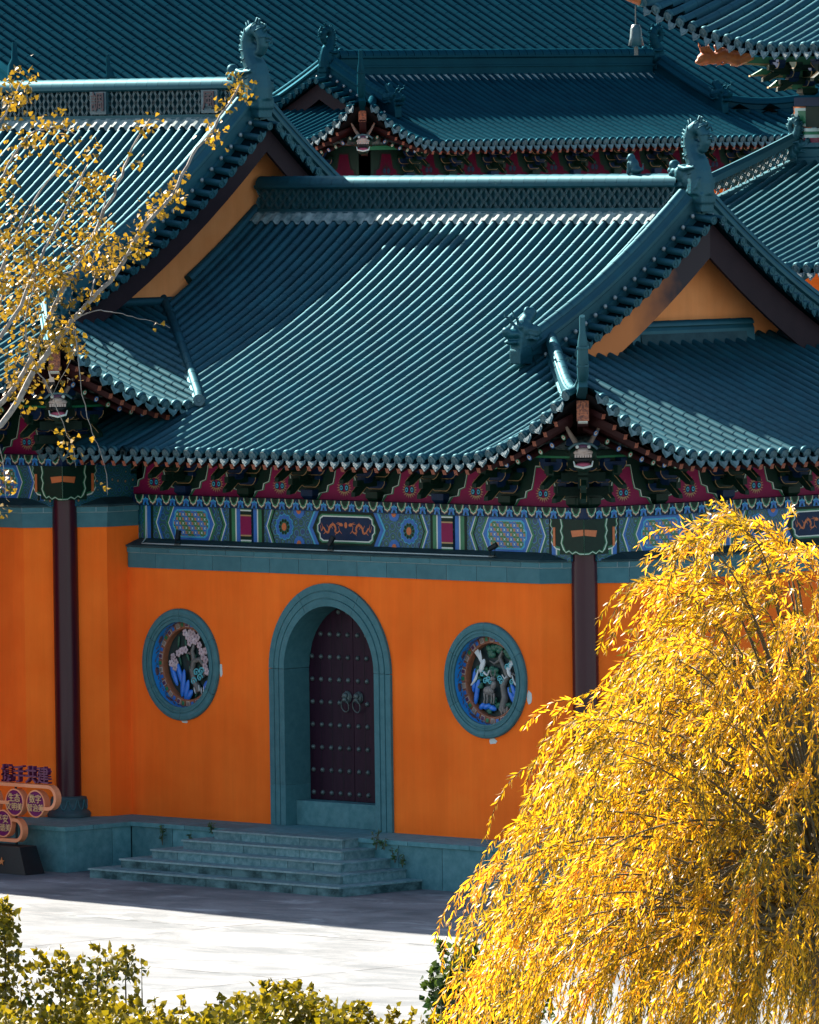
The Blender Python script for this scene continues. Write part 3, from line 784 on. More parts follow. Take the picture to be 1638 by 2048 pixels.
def ridge_beast(parent, loc, rz, T, scale=1.0):
    """horned beast head on a block at the lower end of a gable ridge, looking towards local -y"""
    b = MB()
    b.box((0, .12, -.10), (.26, .50, .34)); b.box((0, .0, -.30), (.24, .30, .22))
    def e(c, r, rot=None): b.ell(c, r, rot, None, 12, 8)
    e((0, .05, .14), (.17, .24, .17)); e((0, -.20, .08), (.13, .17, .085)); e((0, -.33, .13), (.085, .06, .07)); e((0, -.20, -.05), (.11, .16, .045))
    for k in range(4): e((0, .10+k*.05, .28+k*.045), (.13-.015*k, .09, .10))
    e((0, .16, .43), (.07, .07, .09))
    for s_ in (-1, 1):
        e((s_*.10, -.10, .20), (.05, .06, .05)); e((s_*.15, .16, .12), (.06, .15, .11))
        b.tube([(s_*.07, -.12, .24), (s_*.09, -.17, .34), (s_*.10, -.26, .36), (s_*.10, -.27, .44), (s_*.10, -.33, .46)], [.03, .026, .022, .018, .008], 6)
        for k in range(3): b.tube([(s_*.17, .02, .16-k*.07), (s_*.20, .16, .12-k*.07), (s_*.18, .30, .18-k*.08)], [.025, .022, .008], 6)
    o = fuse(b, .02, 'ridge_beast', T, parent)
    o.location = loc; o.rotation_euler = (0, 0, rz); o.scale = (scale,)*3
    return o

M['muzzle'] = mat('painted_muzzle', (.50, .40, .34), .5, (.34, .26, .22), 12, 1)
M['tongue'] = mat('pink_mouth', (.42, .08, .13), .45)
M['purple'] = mat('purple_paint', (.08, .02, .06), .5)
M['horn'] = mat('pale_horn', (.30, .22, .17), .55, (.12, .10, .09), 10, 1)
def dragon_head(parent, loc, rz, scale=1.0):
    """painted dragon head on the end of the corner beam, looking towards local -y"""
    b = MB()
    def e(mb, c, r, rot=None): mb.ell(c, r, rot, None, 12, 8)
    e(b, (0, .05, .03), (.20, .22, .16)); e(b, (0, .30, -.02), (.16, .30, .15)); e(b, (0, .1, -.20), (.13, .16, .10))
    for s_ in (-1, 1):
        e(b, (s_*.17, .05, .02), (.05, .12, .10))
        for k in range(3): b.tube([(s_*.17, .10, .10-k*.09), (s_*.27, .18, .13-k*.1), (s_*.34, .20, .22-k*.12)], [.03, .022, .006], 6)
    o = fuse(b, .025, 'corner_dragon_head', M['dgreen'], parent)
    def sub(name, mb, m): return mb.build(name, m, o)
    q = MB(); e(q, (0, -.15, .04), (.155, .10, .055)); e(q, (0, -.20, .07), (.09, .07, .05))
    for k in range(7): q.box((-.12+k*.04, -.225, -.01), (.03, .03, .05))
    sub('muzzle', q, M['muzzle'])
    q = MB(); e(q, (0, -.10, -.16), (.13, .11, .045)); sub('tongue', q, M['tongue'])
    q = MB(); e(q, (0, -.05, -.07), (.14, .12, .07)); sub('throat', q, M['black'])
    q = MB(); q.tube([(-.15, -.13, -.10), (-.13, -.20, -.17), (0, -.23, -.20), (.13, -.20, -.17), (.15, -.13, -.10)], [.012, .018, .02, .018, .012], 6); sub('lower_teeth', q, M['white'])
    q = MB(); e(q, (0, -.10, .13), (.13, .09, .07)); sub('brow', q, M['purple'])
    for s_ in (-1, 1):
        q = MB(); e(q, (s_*.09, -.17, .13), (.03, .03, .03)); sub('eye', q, M['white'])
        q = MB(); q.tube([(s_*.10, .0, .17), (s_*.17, .05, .28), (s_*.22, .04, .36), (s_*.27, .02, .46)], [.045, .04, .035, .02], 8); sub('horn', q, M['horn'])
    q = MB(); q.tube([(-.22, -.08, .10), (-.13, -.16, .17), (0, -.18, .19), (.13, -.16, .17), (.22, -.08, .10)], .022, 6); sub('mane', q, M['disc'])
    o.location = loc; o.rotation_euler = (0, 0, rz); o.scale = (scale,)*3
    return o

# ---------------------------------------------------------------- bracket sets under the eaves
def bracket_mesh(A, B):
    """one bracket set: x along the wall, -y outwards, z=0 on top of the tie beam"""
    b = MB(); mats = [M[A], M[B], M['gold'], M['dgreen']]
    def arm(y, z, L, h_, m, d=.11):
        c = h_*.75
        poly = [(-L/2, 0), (-L/2, -h_*.35), (-L/2+c*.5, -h_*.8), (-L/2+c, -h_), (L/2-c, -h_), (L/2-c*.5, -h_*.8), (L/2, -h_*.35), (L/2, 0)]
        b.prism(poly, lambda u, v, dd: Vector((u, y+dd, z+h_+v)), -d/2, d/2, m)
        q = [p for p in poly]
        for i in range(len(q)-1):
            a, c2 = q[i], q[i+1]; b.tube([(a[0], y-d/2-.004, z+h_+a[1]), (c2[0], y-d/2-.004, z+h_+c2[1])], .007, 4, 2, False)
    def dou(x, y, z, s_, m):
        b.box((x, y, z+s_*.42), (s_*1.1, s_*1.1, s_*.42), None, m)
        vs = [(x+i*s_*(.55 if k else .38), y+j*s_*(.55 if k else .38), z+(s_*.22 if k else 0)) for k in (0, 1) for (i, j) in ((-1, -1), (1, -1), (1, 1), (-1, 1))]
        b.add(vs, [(0, 1, 5, 4), (1, 2, 6, 5), (2, 3, 7, 6), (3, 0, 4, 7), (3, 2, 1, 0)], m)
    dou(0, 0, 0, .25, 0)
    arm(0, .20, .46, .13, 1); arm(0, .40, .72, .14, 0); arm(-.27, .40, .46, .14, 1); arm(-.27, .60, .70, .14, 0); arm(-.54, .60, .50, .14, 1)
    for x in (-.19, .19): dou(x, 0, .31, .12, 0)
    for x in (-.30, .30): dou(x, 0, .52, .13, 1)
    for x in (-.19, .19): dou(x, -.27, .52, .12, 0); dou(x, -.54, .72, .12, 1)
    dou(0, -.27, .30, .16, 1); dou(0, -.54, .50, .16, 0)
    # projecting arms with down-slanting beaks
    for y0, z0, L in ((-.08, .24, .46), (-.30, .46, .50)):
        poly = [(0, .16), (-.18, .16), (-L, -.08), (-L-.01, -.15), (-L+.10, -.13), (-.20, .0), (0, 0)]
        b.prism([(u, v) for u, v in poly], lambda u, v, dd: Vector((dd, y0+u, z0+v)), -.045, .045, 3)
        b.tube([(-.046, y0-.2, z0+.16), (-.046, y0-L, z0-.08)], .006, 4, 2); b.tube([(.046, y0-.2, z0+.0), (.046, y0-L+.1, z0-.13)], .006, 4, 2)
    b.box((0, -.05, .30), (.10, .9, .10), None, 3); b.box((0, -.2, .62), (.10, 1.0, .12), None, 3)
    return b.mesh('bracket_set', mats)
BRK = [bracket_mesh('dblue', 'dgreen'), bracket_mesh('dgreen', 'dblue')]

def board_panel(mb, fm, u0, u1, z0, z1):
    """lobed crimson board between two bracket sets: gold edge, green edge, crimson field"""
    w_ = u1-u0; h_ = z1-z0
    base = [(0, 0), (.07, .16), (.19, .20), (.21, .36), (.30, .42), (.33, .62), (.37, 1.0), (.63, 1.0), (.67, .62), (.70, .42), (.79, .36), (.81, .20), (.93, .16), (1, 0)]
    for k, (m_, gx, dp) in enumerate(((2, .06, .004), (1, .035, .007), (0, .0, .010))):
        poly = [(u0+w_*(.5+(u-.5)*(.80+gx*2)), z0+h_*v*(1.0+gx*.8)) for u, v in base]
        mb.prism(poly, fm, dp, dp-.003, m_, side=False)
def eyes_motif(mb, fm, u, z, s_=1.0, m=(3, 4, 5, 6)):
    n = 18
    for k in range(n):
        a = 2*PI*k/n
        if abs(a-PI/2) < .5: L = .25
        else: L = .17
        ca, sa = math.cos(a), math.sin(a); tx = -sa*.018; tz = ca*.018
        mb.prism([(u+ca*.08*s_+tx, z+sa*.07*s_+tz), (u+ca*L*s_*1.05, z+sa*L*s_*.85), (u+ca*.08*s_-tx, z+sa*.07*s_-tz)], fm, .014, .012, m[0], side=False)
    for sx in (-1, 1):
        for rr, mm, d in ((.052, m[1], .018), (.034, m[2], .021), (.016, m[3], .024)):
            mb.prism([(u+sx*.062*s_+rr*s_*math.cos(2*PI*k/10), z+rr*s_*1.15*math.sin(2*PI*k/10)) for k in range(10)], fm, d, d-.003, mm, side=False)

# ---------------------------------------------------------------- painted tie beams
def hexa(u0, u1, v0, v1, c): return [(u0, (v0+v1)/2), (u0+c, v1), (u1-c, v1), (u1, (v0+v1)/2), (u1-c, v0), (u0+c, v0)]
def scall(u0, u1, v0, v1, c):
    vm = (v0+v1)/2; hh = (v1-v0)/2
    L = [(u0, vm+hh*.25), (u0+c*.35, vm+hh*.45), (u0+c*.40, vm+hh*.8), (u0+c*.9, vm+hh), ]
    pts = [(u0, vm-hh*.25)]+L
    rgt = [(u1-(u-u0), v) for u, v in reversed(L)]
    low = [(u1-(u-u0), 2*vm-v) for u, v in L]
    lowl = [(u, 2*vm-v) for u, v in reversed(L)]
    return L+rgt+low+lowl
PAINT = ['swirl', 'blue', 'lblue', 'white', 'green', 'dgreen', 'magenta', 'gold', 'ochre', 'dblue']
PI_ = {k: i for i, k in enumerate(PAINT)}
def bar(mb, fm, u0, u1, v0, v1, m, d=.004): mb.prism([(u0, v0), (u1, v0), (u1, v1), (u0, v1)], fm, d, d-.004, PI_[m], side=False)
def stripes(mb, fm, u0, u1, v0, v1, order):
    n = sum(w_ for _, w_ in order); x = u0
    for m_, w_ in order: bar(mb, fm, x, x+(u1-u0)*w_/n, v0, v1, m_); x += (u1-u0)*w_/n
def chevron(mb, fm, u, v0, v1, dr, order, tip=.13):
    vm = (v0+v1)/2; x = u
    for m_, w_ in order:
        mb.prism([(x, vm), (x+dr*tip, v1), (x+dr*(tip+w_), v1), (x+dr*w_, vm), (x+dr*(tip+w_), v0), (x+dr*tip, v0)], fm, .005, .001, PI_[m_], side=False); x += dr*w_
def flower(mb, fm, u, v, r_):
    for rr, n, m_, d in ((r_, 12, 'blue', .006), (r_*.62, 10, 'dgreen', .009)):
        for k in range(n):
            a = 2*PI*k/n; cx, cy = u+rr*.78*math.cos(a), v+rr*.78*math.sin(a); q = rr*.23
            mb.prism([(cx+q*1.18*math.cos(2*PI*j/8), cy+q*1.18*math.sin(2*PI*j/8)) for j in range(8)], fm, d, d-.003, PI_['lblue' if m_ == 'blue' else 'green'], side=False)
            mb.prism([(cx+q*.92*math.cos(2*PI*j/8), cy+q*.92*math.sin(2*PI*j/8)) for j in range(8)], fm, d+.002, d-.001, PI_[m_], side=False)
    mb.prism([(u+r_*.27*math.cos(2*PI*j/12), v+r_*.31*math.sin(2*PI*j/12)) for j in range(12)], fm, .014, .01, PI_['ochre'], side=False)
def ribbon(mb, fm, pts, w_, d, m):
    for (a, b, wa, wb) in zip(pts[:-1], pts[1:], w_[:-1], w_[1:]):
        dx, dy = b[0]-a[0], b[1]-a[1]; L = math.hypot(dx, dy) or 1; nx, ny = -dy/L, dx/L
        mb.prism([(a[0]+nx*wa, a[1]+ny*wa), (b[0]+nx*wb, b[1]+ny*wb), (b[0]-nx*wb, b[1]-ny*wb), (a[0]-nx*wa, a[1]-ny*wa)], fm, d, d-.003, PI_[m], side=False)
def dragon_paint(mb, fm, u, v, s_, fl, m='ochre'):
    pts = [(.62, -.10), (.52, .05), (.40, -.12), (.26, -.16), (.20, .02), (.10, .14), (-.05, .15), (-.14, .02), (-.10, -.12), (-.22, -.16), (-.34, -.08), (-.30, .08), (-.40, .14)]
    P = []
    for i in range(len(pts)-1):
        for k in range(3):
            t = k/3; P.append((u+fl*s_*(pts[i][0]*(1-t)+pts[i+1][0]*t), v+s_*(pts[i][1]*(1-t)+pts[i+1][1]*t)))
    n = len(P); ribbon(mb, fm, P, [s_*(.012+.035*math.sin(PI*min(1, i/n*1.15))) for i in range(n)], .017, m)
    hx, hy = u+fl*s_*-.42, v+s_*.15
    mb.prism([(hx+fl*s_*.08, hy+s_*.05), (hx-fl*s_*.02, hy+s_*.07), (hx-fl*s_*.11, hy+s_*.02), (hx-fl*s_*.10, hy-s_*.05), (hx, hy-s_*.06), (hx+fl*s_*.08, hy-s_*.03)], fm, .019, .016, PI_[m], side=False)
    for a, b in (((-.36, .2), (-.22, .24)), ((-.34, .16), (-.16, .19)), ((.40, -.12), (.52, -.22)), ((.22, 0), (.34, .14)), ((-.05, .15), (.05, .24)), ((-.18, -.16), (-.10, -.24)), ((.62, -.10), (.70, .12)), ((.55, 0), (.62, .2)), ((-.34, -.08), (-.46, -.18)), ((.12, .12), (.02, -.02))):
        ribbon(mb, fm, [(u+fl*s_*a[0], v+s_*a[1]), (u+fl*s_*b[0], v+s_*b[1])], [s_*.018, s_*.006], .016, m)
def cloud_border(mb, fm, u0, u1, z0, z1, pitch=.335):
    """hanging cloud-head lobes, blue between green"""
    n = max(1, int(round((u1-u0)/pitch))); p = (u1-u0)/n; h_ = z1-z0
    lobe = [(-.5, 1.0), (-.46, .62), (-.34, .48), (-.30, .24), (-.14, .16), (0, .02), (.14, .16), (.30, .24), (.34, .48), (.46, .62), (.5, 1.0)]
    for k in range(n):
        c = u0+p*(k+.5)
        for sc_, m_, d in ((1.0, 'gold', .005), (.90, 'white', .007), (.82, 'green', .009), (.62, 'dgreen', .011)):
            mb.prism([(c+u*p*.66*sc_, z1-(1-v)*h_*.92*sc_) for u, v in lobe], fm, d, d-.003, PI_[m_], side=False)
        c = u0+p*k
        crown = [(-.42, .0), (-.30, .34), (-.42, .52), (-.24, .66), (-.10, .62), (0, .80), (.10, .62), (.24, .66), (.42, .52), (.30, .34), (.42, .0)]
        if 0 < k < n:
            for sc_, m_, d in ((1.0, 'lblue', .013), (.84, 'blue', .015)):
                mb.prism([(c+u*p*.52*sc_, z0+.01+v*h_*sc_*.98) for u, v in crown], fm, d, d-.003, PI_[m_], side=False)
            mb.prism([(c-.03, z0+.015), (c+.03, z0+.015), (c, z0+h_*.42)], fm, .018, .014, PI_['dgreen'], side=False)

def paint_span(root, fm, c, half, v0, v1, fx):
    """full painted decoration of one bay of the tie beam; c = middle"""
    mb = MB()
    def both(f_):
        for s_ in (-1, 1): f_(s_)
    # middle cartouche
    mb.prism(hexa(c-.92, c+.92, v0, v1, .17), fm, .004, .001, PI_['lblue'], side=False)
    mb.prism(hexa(c-.88, c+.88, v0, v1, .17), fm, .006, .003, PI_['blue'], side=False)
    mb.prism(hexa(c-.80, c+.80, v0, v1, .17), fm, .008, .005, PI_['dgreen'], side=False)
    for k, (g, m_) in enumerate(((.0, 'green'), (.025, 'white'), (.045, 'dblue'))):
        mb.prism(scall(c-.70+g, c+.70-g, v0+.06+g, v1-.06-g, .14), fm, .010+.002*k, .007, PI_[m_], side=False)
    vm = (v0+v1)/2
    dragon_paint(mb, fm, c-.30, vm, .44, -1); dragon_paint(mb, fm, c+.30, vm, .44, 1)
    mb.prism([(c+.035*math.cos(2*PI*k/10), vm+.06+.05*math.sin(2*PI*k/10)) for k in range(10)], fm, .018, .015, PI_['ochre'], side=False)
    for s_ in (-1, 1):
        flower(mb, fm, c+s_*1.47, vm, .21)
        for vv in (v0+.02, v1-.02):
            mb.prism([(c+s_*1.12+.13*math.cos(PI*k/8), vv+(.13 if vv < vm else -.13)*math.sin(PI*k/8)) for k in range(9)], fm, .006, .003, PI_['blue'], side=False)
            mb.prism([(c+s_*1.12+.055*math.cos(PI*k/8), vv+(.06 if vv < vm else -.06)*math.sin(PI*k/8)) for k in range(9)], fm, .010, .006, PI_['ochre'], side=False)
        chevron(mb, fm, c+s_*1.93, v0, v1, -s_, (('blue', .03), ('white', .02), ('green', .045), ('dgreen', .03)))
        x = c+s_*1.93
        def st(a_, b_, order):
            u0, u1 = sorted((c+s_*a_, c+s_*b_)); stripes(mb, fm, u0, u1, v0, v1, order if s_ > 0 else order[::-1])
        st(1.96, 2.24, (('dgreen', 2), ('green', 3), ('white', 1), ('blue', 3), ('dblue', 1)))
        a = MB(); u0, u1 = sorted((c+s_*2.24, c+s_*2.50))
        for q0, q1, m_ in ((0, .06, 'green'), (.06, .10, 'white'), (.10, .20, 'dgreen'), (.20, .24, 'gold'), (.24, .76, 'magenta'), (.76, .80, 'gold'), (.80, .90, 'dgreen'), (.90, .94, 'white'), (.94, 1, 'green')):
            bar(a, fm, u0, u1, v0+(v1-v0)*q0, v0+(v1-v0)*q1, m_, .03)
        a.build('crimson_band', [M[k] for k in PAINT], root, fix=False)
        st(2.50, 2.80, (('dblue', 1), ('blue', 3), ('white', 1), ('green', 3), ('dgreen', 2)))
        chevron(mb, fm, c+s_*2.84, v0, v1, s_, (('blue', .03), ('white', .02), ('green', .045), ('dgreen', .02)))
        cc = c+s_*3.72
        if half > 3.3:
            mb.prism(hexa(cc-.62, cc+.62, v0, v1, .15), fm, .004, .001, PI_['green'], side=False)
            mb.prism(hexa(cc-.57, cc+.57, v0, v1, .15), fm, .006, .003, PI_['white'], side=False)
            mb.prism(hexa(cc-.55, cc+.55, v0, v1, .15), fm, .008, .005, PI_['blue'], side=False)
            mb.prism(scall(cc-.45, cc+.45, v0+.06, v1-.06, .13), fm, .011, .008, PI_['lblue'], side=False)
            fl = MB(); fl.prism(scall(cc-.42, cc+.42, v0+.085, v1-.085, .12), fm, .014, .009, 0, side=False)
            fl.build('flower_cartouche', [M[fx]], root, fix=False)
        if half > 4.6:
            chevron(mb, fm, c+s_*4.62, v0, v1, -s_, (('green', .03), ('white', .02), ('blue', .045)))
            st(4.66, 4.90, (('dgreen', 2), ('blue', 3), ('white', 1), ('green', 2)))
    mb.build('beam_paint', [M[k] for k in PAINT], root, fix=False)

# ---------------------------------------------------------------- body of a hall: walls, band, beams, brackets, rafters
def band_run(root, line, dz, joints=True):
    """grey slab band and sloping cap on top of a plastered wall, following its plan"""
    L = [Vector((p[0], p[1])) for p in line]
    z0 = 4.128+dz
    m = MB(); m.plan(line, [(0.0, z0+.006), (.022, z0+.006), (.022, z0+.25), (.042, z0+.25), (.042, z0+.34), (0, z0+.34)]); m.build('band_core', M['joint'], root)
    cp = MB(); cp.plan(line, [(0, z0+.343), (.075, z0+.343), (.085, z0+.375), (.03, z0+.39), (-.30, z0+.50), (-.30, z0+.343)]); cp.build('band_cap', M['cap'], root)
    for (zb, zt, o0, ln, off) in ((z0, z0+.242, .03, .69, 0), (z0+.254, z0+.336, .05, .69, .34)):
        for a, b in zip(L[:-1], L[1:]):
            d = (b-a); T = d.length; d.normalize(); n = Vector((d.y, -d.x)); s_ = 0.0; first = True
            while s_ < T-.01:
                e = min(T, (off if (first and off) else ln)+s_); first = False
                if T-e < .15: e = T
                x0 = s_+(.007 if s_ > 0 else -.012 if T < 1 else 0); x1 = e-(.007 if e < T else -.012)
                bx = MB(); c = a+d*((x0+x1)/2)+n*(o0-.02)
                bx.box((c.x, c.y, (zb+zt)/2), (x1-x0, .045, zt-zb), Matrix.Rotation(math.atan2(d.y, d.x), 3, 'Z'))
                bx.build('band_slab', M['band'], root, fix=False)
                s_ = e

def column(root, x, y, z1, r_=.21):
    b = MB(); prof = [(r_*1.0, .34), (r_*1.0, z1*.6), (r_*.985, z1)]
    b.lathe(prof, (x, y, 0), 28); c = b.build('column', M['column'], root)
    b = MB(); b.lathe([(.36, 0), (.37, .05), (.345, .09), (.30, .12), (.285, .26), (.30, .30), (.29, .335), (.20, .345)], (x, y, 0.003), 28)
    q = b.build('column_base', M['base'], root)
    for k in range(12):
        a = 2*PI*k/12; lp = MB()
        pts = []
        for j in range(9):
            t = j/8; aa = a+(t-.5)*.46; zz = .14+.15*abs(math.sin((t-.5)*PI))**.6 if False else .13+.16*(1-math.sin(PI*t))**1.2
            rr = .305 if zz < .2 else .30; pts.append((x+rr*math.cos(aa), y+rr*math.sin(aa), zz))
        lp.tube(pts, .010, 5); lp.build('lotus_petal', M['stone_d'], q, fix=False)
    return c
M['base'] = mat('column_base_stone', (.012, .045, .055), .6, (.02, .065, .075), 8, 1, .2, 80)

def rafters(root, roof, pfs, kind, side, lens=None):
    """square flying rafters and round rafters under an eave"""
    sq = MB(); sq.box((0, .65, 0), (.075, 1.28, .085), None, 0); sq.box((0, .004, 0), (.074, .008, .084), None, 1); sqm = sq.mesh('flying_rafter', [M['woodred'], M['rafterend']])
    rd = MB(); rd.tube([(0, 0, 0), (0, 1.2, 0)], .05, 10, 0); rd.tube([(0, -.004, 0), (0, 0, 0)], .05, 10, 1); rd.tube([(0, -.008, 0), (0, -.003, .0)], .034, 10, 2); rd.tube([(0, -.011, .008), (0, -.007, .008)], .018, 8, 3)
    rdm = rd.mesh('round_rafter', [M['woodred'], M['green'], M['white'], M['ochre']])
    rdm2 = rdm.copy(); rdm2.materials[1] = M['blue']
    for i, pf in enumerate(pfs):
        for (d, off, me, nm) in ((.10, -.20, sqm, 'flying_rafter'), (.72, -.36, rdm if i % 2 else rdm2, 'round_rafter')):
            Lm = min(1.2, (lens[i] if lens else 9)-d-.12)
            if Lm < .15: continue
            a = pf(d); b = pf(d+Lm); t = (b-a).normalized(); s_ = t.cross(Vector((0, 0, 1))).normalized(); n = s_.cross(t)
            o = bpy.data.objects.new(nm, me); col.objects.link(o); o.parent = root
            o.matrix_basis = frame(a+Vector((0, 0, off)), s_, t, n) @ Matrix.Diagonal((1, Lm/1.2, 1, 1))

def corner_beam(root, xc, yc, roof, sd, z0):
    """diagonal corner beam with carved orange end, seen below the horn"""
    dv = Vector((sd, -1, 0)).normalized(); tip = roof.side(roof.ye, 0, sd)
    end = Vector((xc, yc, 0))+dv*((Vector((tip.x, tip.y, 0))-Vector((xc, yc, 0))).length-.42); end.z = tip.z-.45
    st = Vector((xc, yc, z0+.7)); mid = Vector((xc, yc, 0))+dv*1.15; mid.z = z0+1.12
    P = [st.lerp(mid, t/4) for t in range(5)]+[mid.lerp(end, t/5)+Vector((0, 0, -.05*math.sin(PI*t/5))) for t in range(1, 6)]
    b = MB(); b.sweep(P, [(-.085, -.14), (.085, -.14), (.085, .14), (-.085, .14)]); cb = b.build('corner_beam', M['woodred'], root)
    t = (P[-1]-P[-2]).normalized(); s_ = t.cross(Vector((0, 0, 1))).normalized(); n = s_.cross(t)
    e = MB(); mt = Matrix((( s_.x, t.x, n.x), (s_.y, t.y, n.y), (s_.z, t.z, n.z)))
    e.box(P[-1]+t*.008+n*.02, (.19, .03, .32), mt); e.build('carved_beam_end', M['rafterend2'], cb)
    for k in range(6):
        q = MB(); c = P[-1].lerp(P[-2], .10+k*.10)-n*.145; q.box(c, (.15, .028, .02), mt); q.build('white_stripe', M['white'], cb, fix=False)
    return P
M['rafterend2'] = mat('carved_orange_wood', (.42, .13, .05), .55, (.10, .03, .02), 28, 2.0, .6, 40)

# ================================================================ the two front halls
def h_main(d): return .36*d+.0193*d*d+(.028*(d-4)**2 if d > 4 else 0)
def h_side(d): return .33*d+.0075*d*d
def inv(f_, z, hi=12.0):
    lo = -1.0
    for _ in range(40):
        m = (lo+hi)/2
        if f_(m) < z: lo = m
        else: hi = m
    return lo

main = empty('gate_hall', (0, 0, 0), label='orange walled hall with arched door, two round windows and teal tiled roof', cat='building')
left = empty('side_hall', (-9, 0, 0), label='taller orange hall at left behind the pale branched tree, ridge with carved characters', cat='building')
LOFF = Vector((9, 0, 0))                  # left hall is modelled in world numbers, shifted into its own frame
def arange(a, b, s): return [a+s*i for i in range(int((b-a)/s)+1)]

# ---- main roof
def part_empty(name, parent):
    o = bpy.data.objects.new(name, None); o.empty_display_size = .2; return link(o, parent)
mroof = part_empty('roof', main)
rM = Roof(main, -1.35, 7.15, 6.09, h_main, h_side, -7.6, 7.2, {1: (2.75, 2.42, 7.2)}, r=.070)
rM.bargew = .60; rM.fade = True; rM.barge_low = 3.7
VALZ = lambda d: .70+h_side(d)
def lim_hi(x):
    if x > -3.5: return (0, 99)
    return (max(0.05, inv(h_main, .70+h_side(-3.5-x))-.12), 99)
def lim_lo(x): return (0, 1.45)
xs = arange(-7.62, 7.05, .26)
rM.front_slope(xs, lim_hi)
rM.front_slope([x for x in arange(-7.62, 7.05, .26) if -5.6 < x < -3.3], lim_lo)
rM.front_slope(arange(-7.62, 7.05, .52), None, True, 3.0)
rM.side_slope(arange(-1.25, 12.8, .26), 1)
rM.finish(mroof, lambda p: p.x > -3 and p.y < 5.5)
rM.main_ridge(mroof, -7.70, 2.45)
rM.verge(mroof, 1, 1.95)
rM.hip(mroof, 1, hornscale=.88); rM.hip(mroof, 1, front=False, hornscale=.88)
ridge_dragon(mroof, (2.78, 5.8, 10.17), 1, M['ornament'])
ridge_beast(mroof, (2.75, 1.72, 7.95), 0, M['ornament']); ridge_beast(mroof, (2.75, 9.88, 7.95), PI, M['ornament'])
def lower_ridge(roof, parent, xw, y0, y1, sd, zt, T):
    b = MB(); b.sweep([(xw+sd*.14, y0, zt), (xw+sd*.14, y1, zt)], [(-.14, -.2), (.14, -.2), (.12, .05), (.06, .16), (-.14, .16)]); b.build('gable_foot_ridge', T, parent)
    tm = tile_mb(.085, 1.0, 6, .97, .01).mesh('foot_ridge_tile', [T]); n = int((y1-y0)/.42)
    for i in range(n):
        o = bpy.data.objects.new('foot_ridge_tile', tm); col.objects.link(o); o.parent = parent
        L = (y1-y0)/n; o.matrix_basis = frame(Vector((xw+sd*.18, y0+L*i, zt+.13)), Vector((-1, 0, 0)), Vector((0, 1, 0)), Vector((0, 0, 1))) @ Matrix.Diagonal((1, L*.985, 1, 1))
    m_ = MB(); m_.sweep([(xw+sd*.27, y0+.2, zt-.10), (xw+sd*.27, y1-.2, zt-.10)], [(-.02, -.14), (.06, -.16), (.0, .10), (-.04, .10)]); m_.build('mortar_fillet', M['cap'], parent)
lower_ridge(rM, mroof, 2.42, 4.35, 7.25, 1, 6.09+h_side(4.78)+.10, M['tile'])

# ---- left roof
lroof = part_empty('roof', left)
class Shift(Roof): pass
def LX(x): return x+9.0
rL = Roof(left, -2.8, 8.25, 6.79, h_main, h_side, LX(-17), LX(-3.5), {1: (LX(-7.5), LX(-7.82), LX(-3.5))}, r=.070)
rL.bargew = .44; rL.barge_low = 3.6
rL.front_slope(arange(LX(-17.06), LX(-3.6), .26))
rL.front_slope(arange(LX(-17.06), LX(-3.6), .52), None, True, 3.0)
def lim_sk(y):
    d0 = inv(h_side, h_main(y+1.35)-.70)
    if y > 4.35: return None
    return (max(0, d0+.05) if d0 > .12 else 0, 99)
rL.side_slope(arange(-2.7, 4.4, .26), 1, lim_sk)
rL.finish(lroof, lambda p: p.x > -13.5)
rL.main_ridge(lroof, LX(-17), LX(-7.85), .42)
rL.verge(lroof, 1, 1.2)
rL.hip(lroof, 1, hornscale=.88)
ridge_dragon(lroof, (LX(-7.47), 5.45, 11.84), 1, M['ornament'], 1.09)
ridge_beast(lroof, (LX(-7.5), .95, 8.35), 0, M['ornament'])
# valley ridge between the left skirt roof and the main roof, and flashing on the gable wall
vp = []
for i in range(13):
    y = .30+(4.15-.30)*i/12; d = inv(h_side, h_main(y+1.35)-.70); vp.append(Vector((LX(-3.5)-max(d, -.1), y, 6.79+h_side(max(d, 0))+.05)))
b = MB(); b.sweep(vp, [(-.11, -.15), (.11, -.15), (.10, .04), (.04, .10), (-.04, .10), (-.10, .04)]); b.build('valley_ridge', M['tile'], lroof)
tm = tile_mb(.075, 1.0, 6, .96, .01).mesh('valley_ridge_tile', [M['tile']])
for a_, b_ in zip(vp[1:], vp[:-1]):
    t = (b_-a_); L = t.length; t.normalize(); s_ = t.cross(Vector((0, 0, 1))).normalized(); n = s_.cross(t)
    o = bpy.data.objects.new('valley_ridge_tile', tm); col.objects.link(o); o.parent = lroof
    o.matrix_basis = frame(a_+n*.08, t.cross(n), t, n) @ Matrix.Diagonal((1, L*1.01, 1, 1))
b = MB(); disc_into(b, .10, 0, .04, 12, 0); o = b.build('valley_end_disc', [M['tile'], M['disc']], lroof); o.matrix_basis = Matrix.Translation(vp[0]+Vector((.03, -.03, .08))) @ Matrix.Rotation(R(-135), 4, 'Z')
b = MB(); b.tube([(LX(-7.74), 4.1+1.65*i/8, 6.09+h_main(4.1+1.65*i/8+1.35)+.12) for i in range(9)], .10, 8, upv=(1, 0, 0)); b.build('wall_flashing', M['tile'], lroof)
b = MB(); b.tube([(LX(-7.74), 1.9+2.2*i/6, 6.79+h_side(4.28)+.10) for i in range(7)], .09, 8); b.build('wall_flashing', M['tile'], lroof)
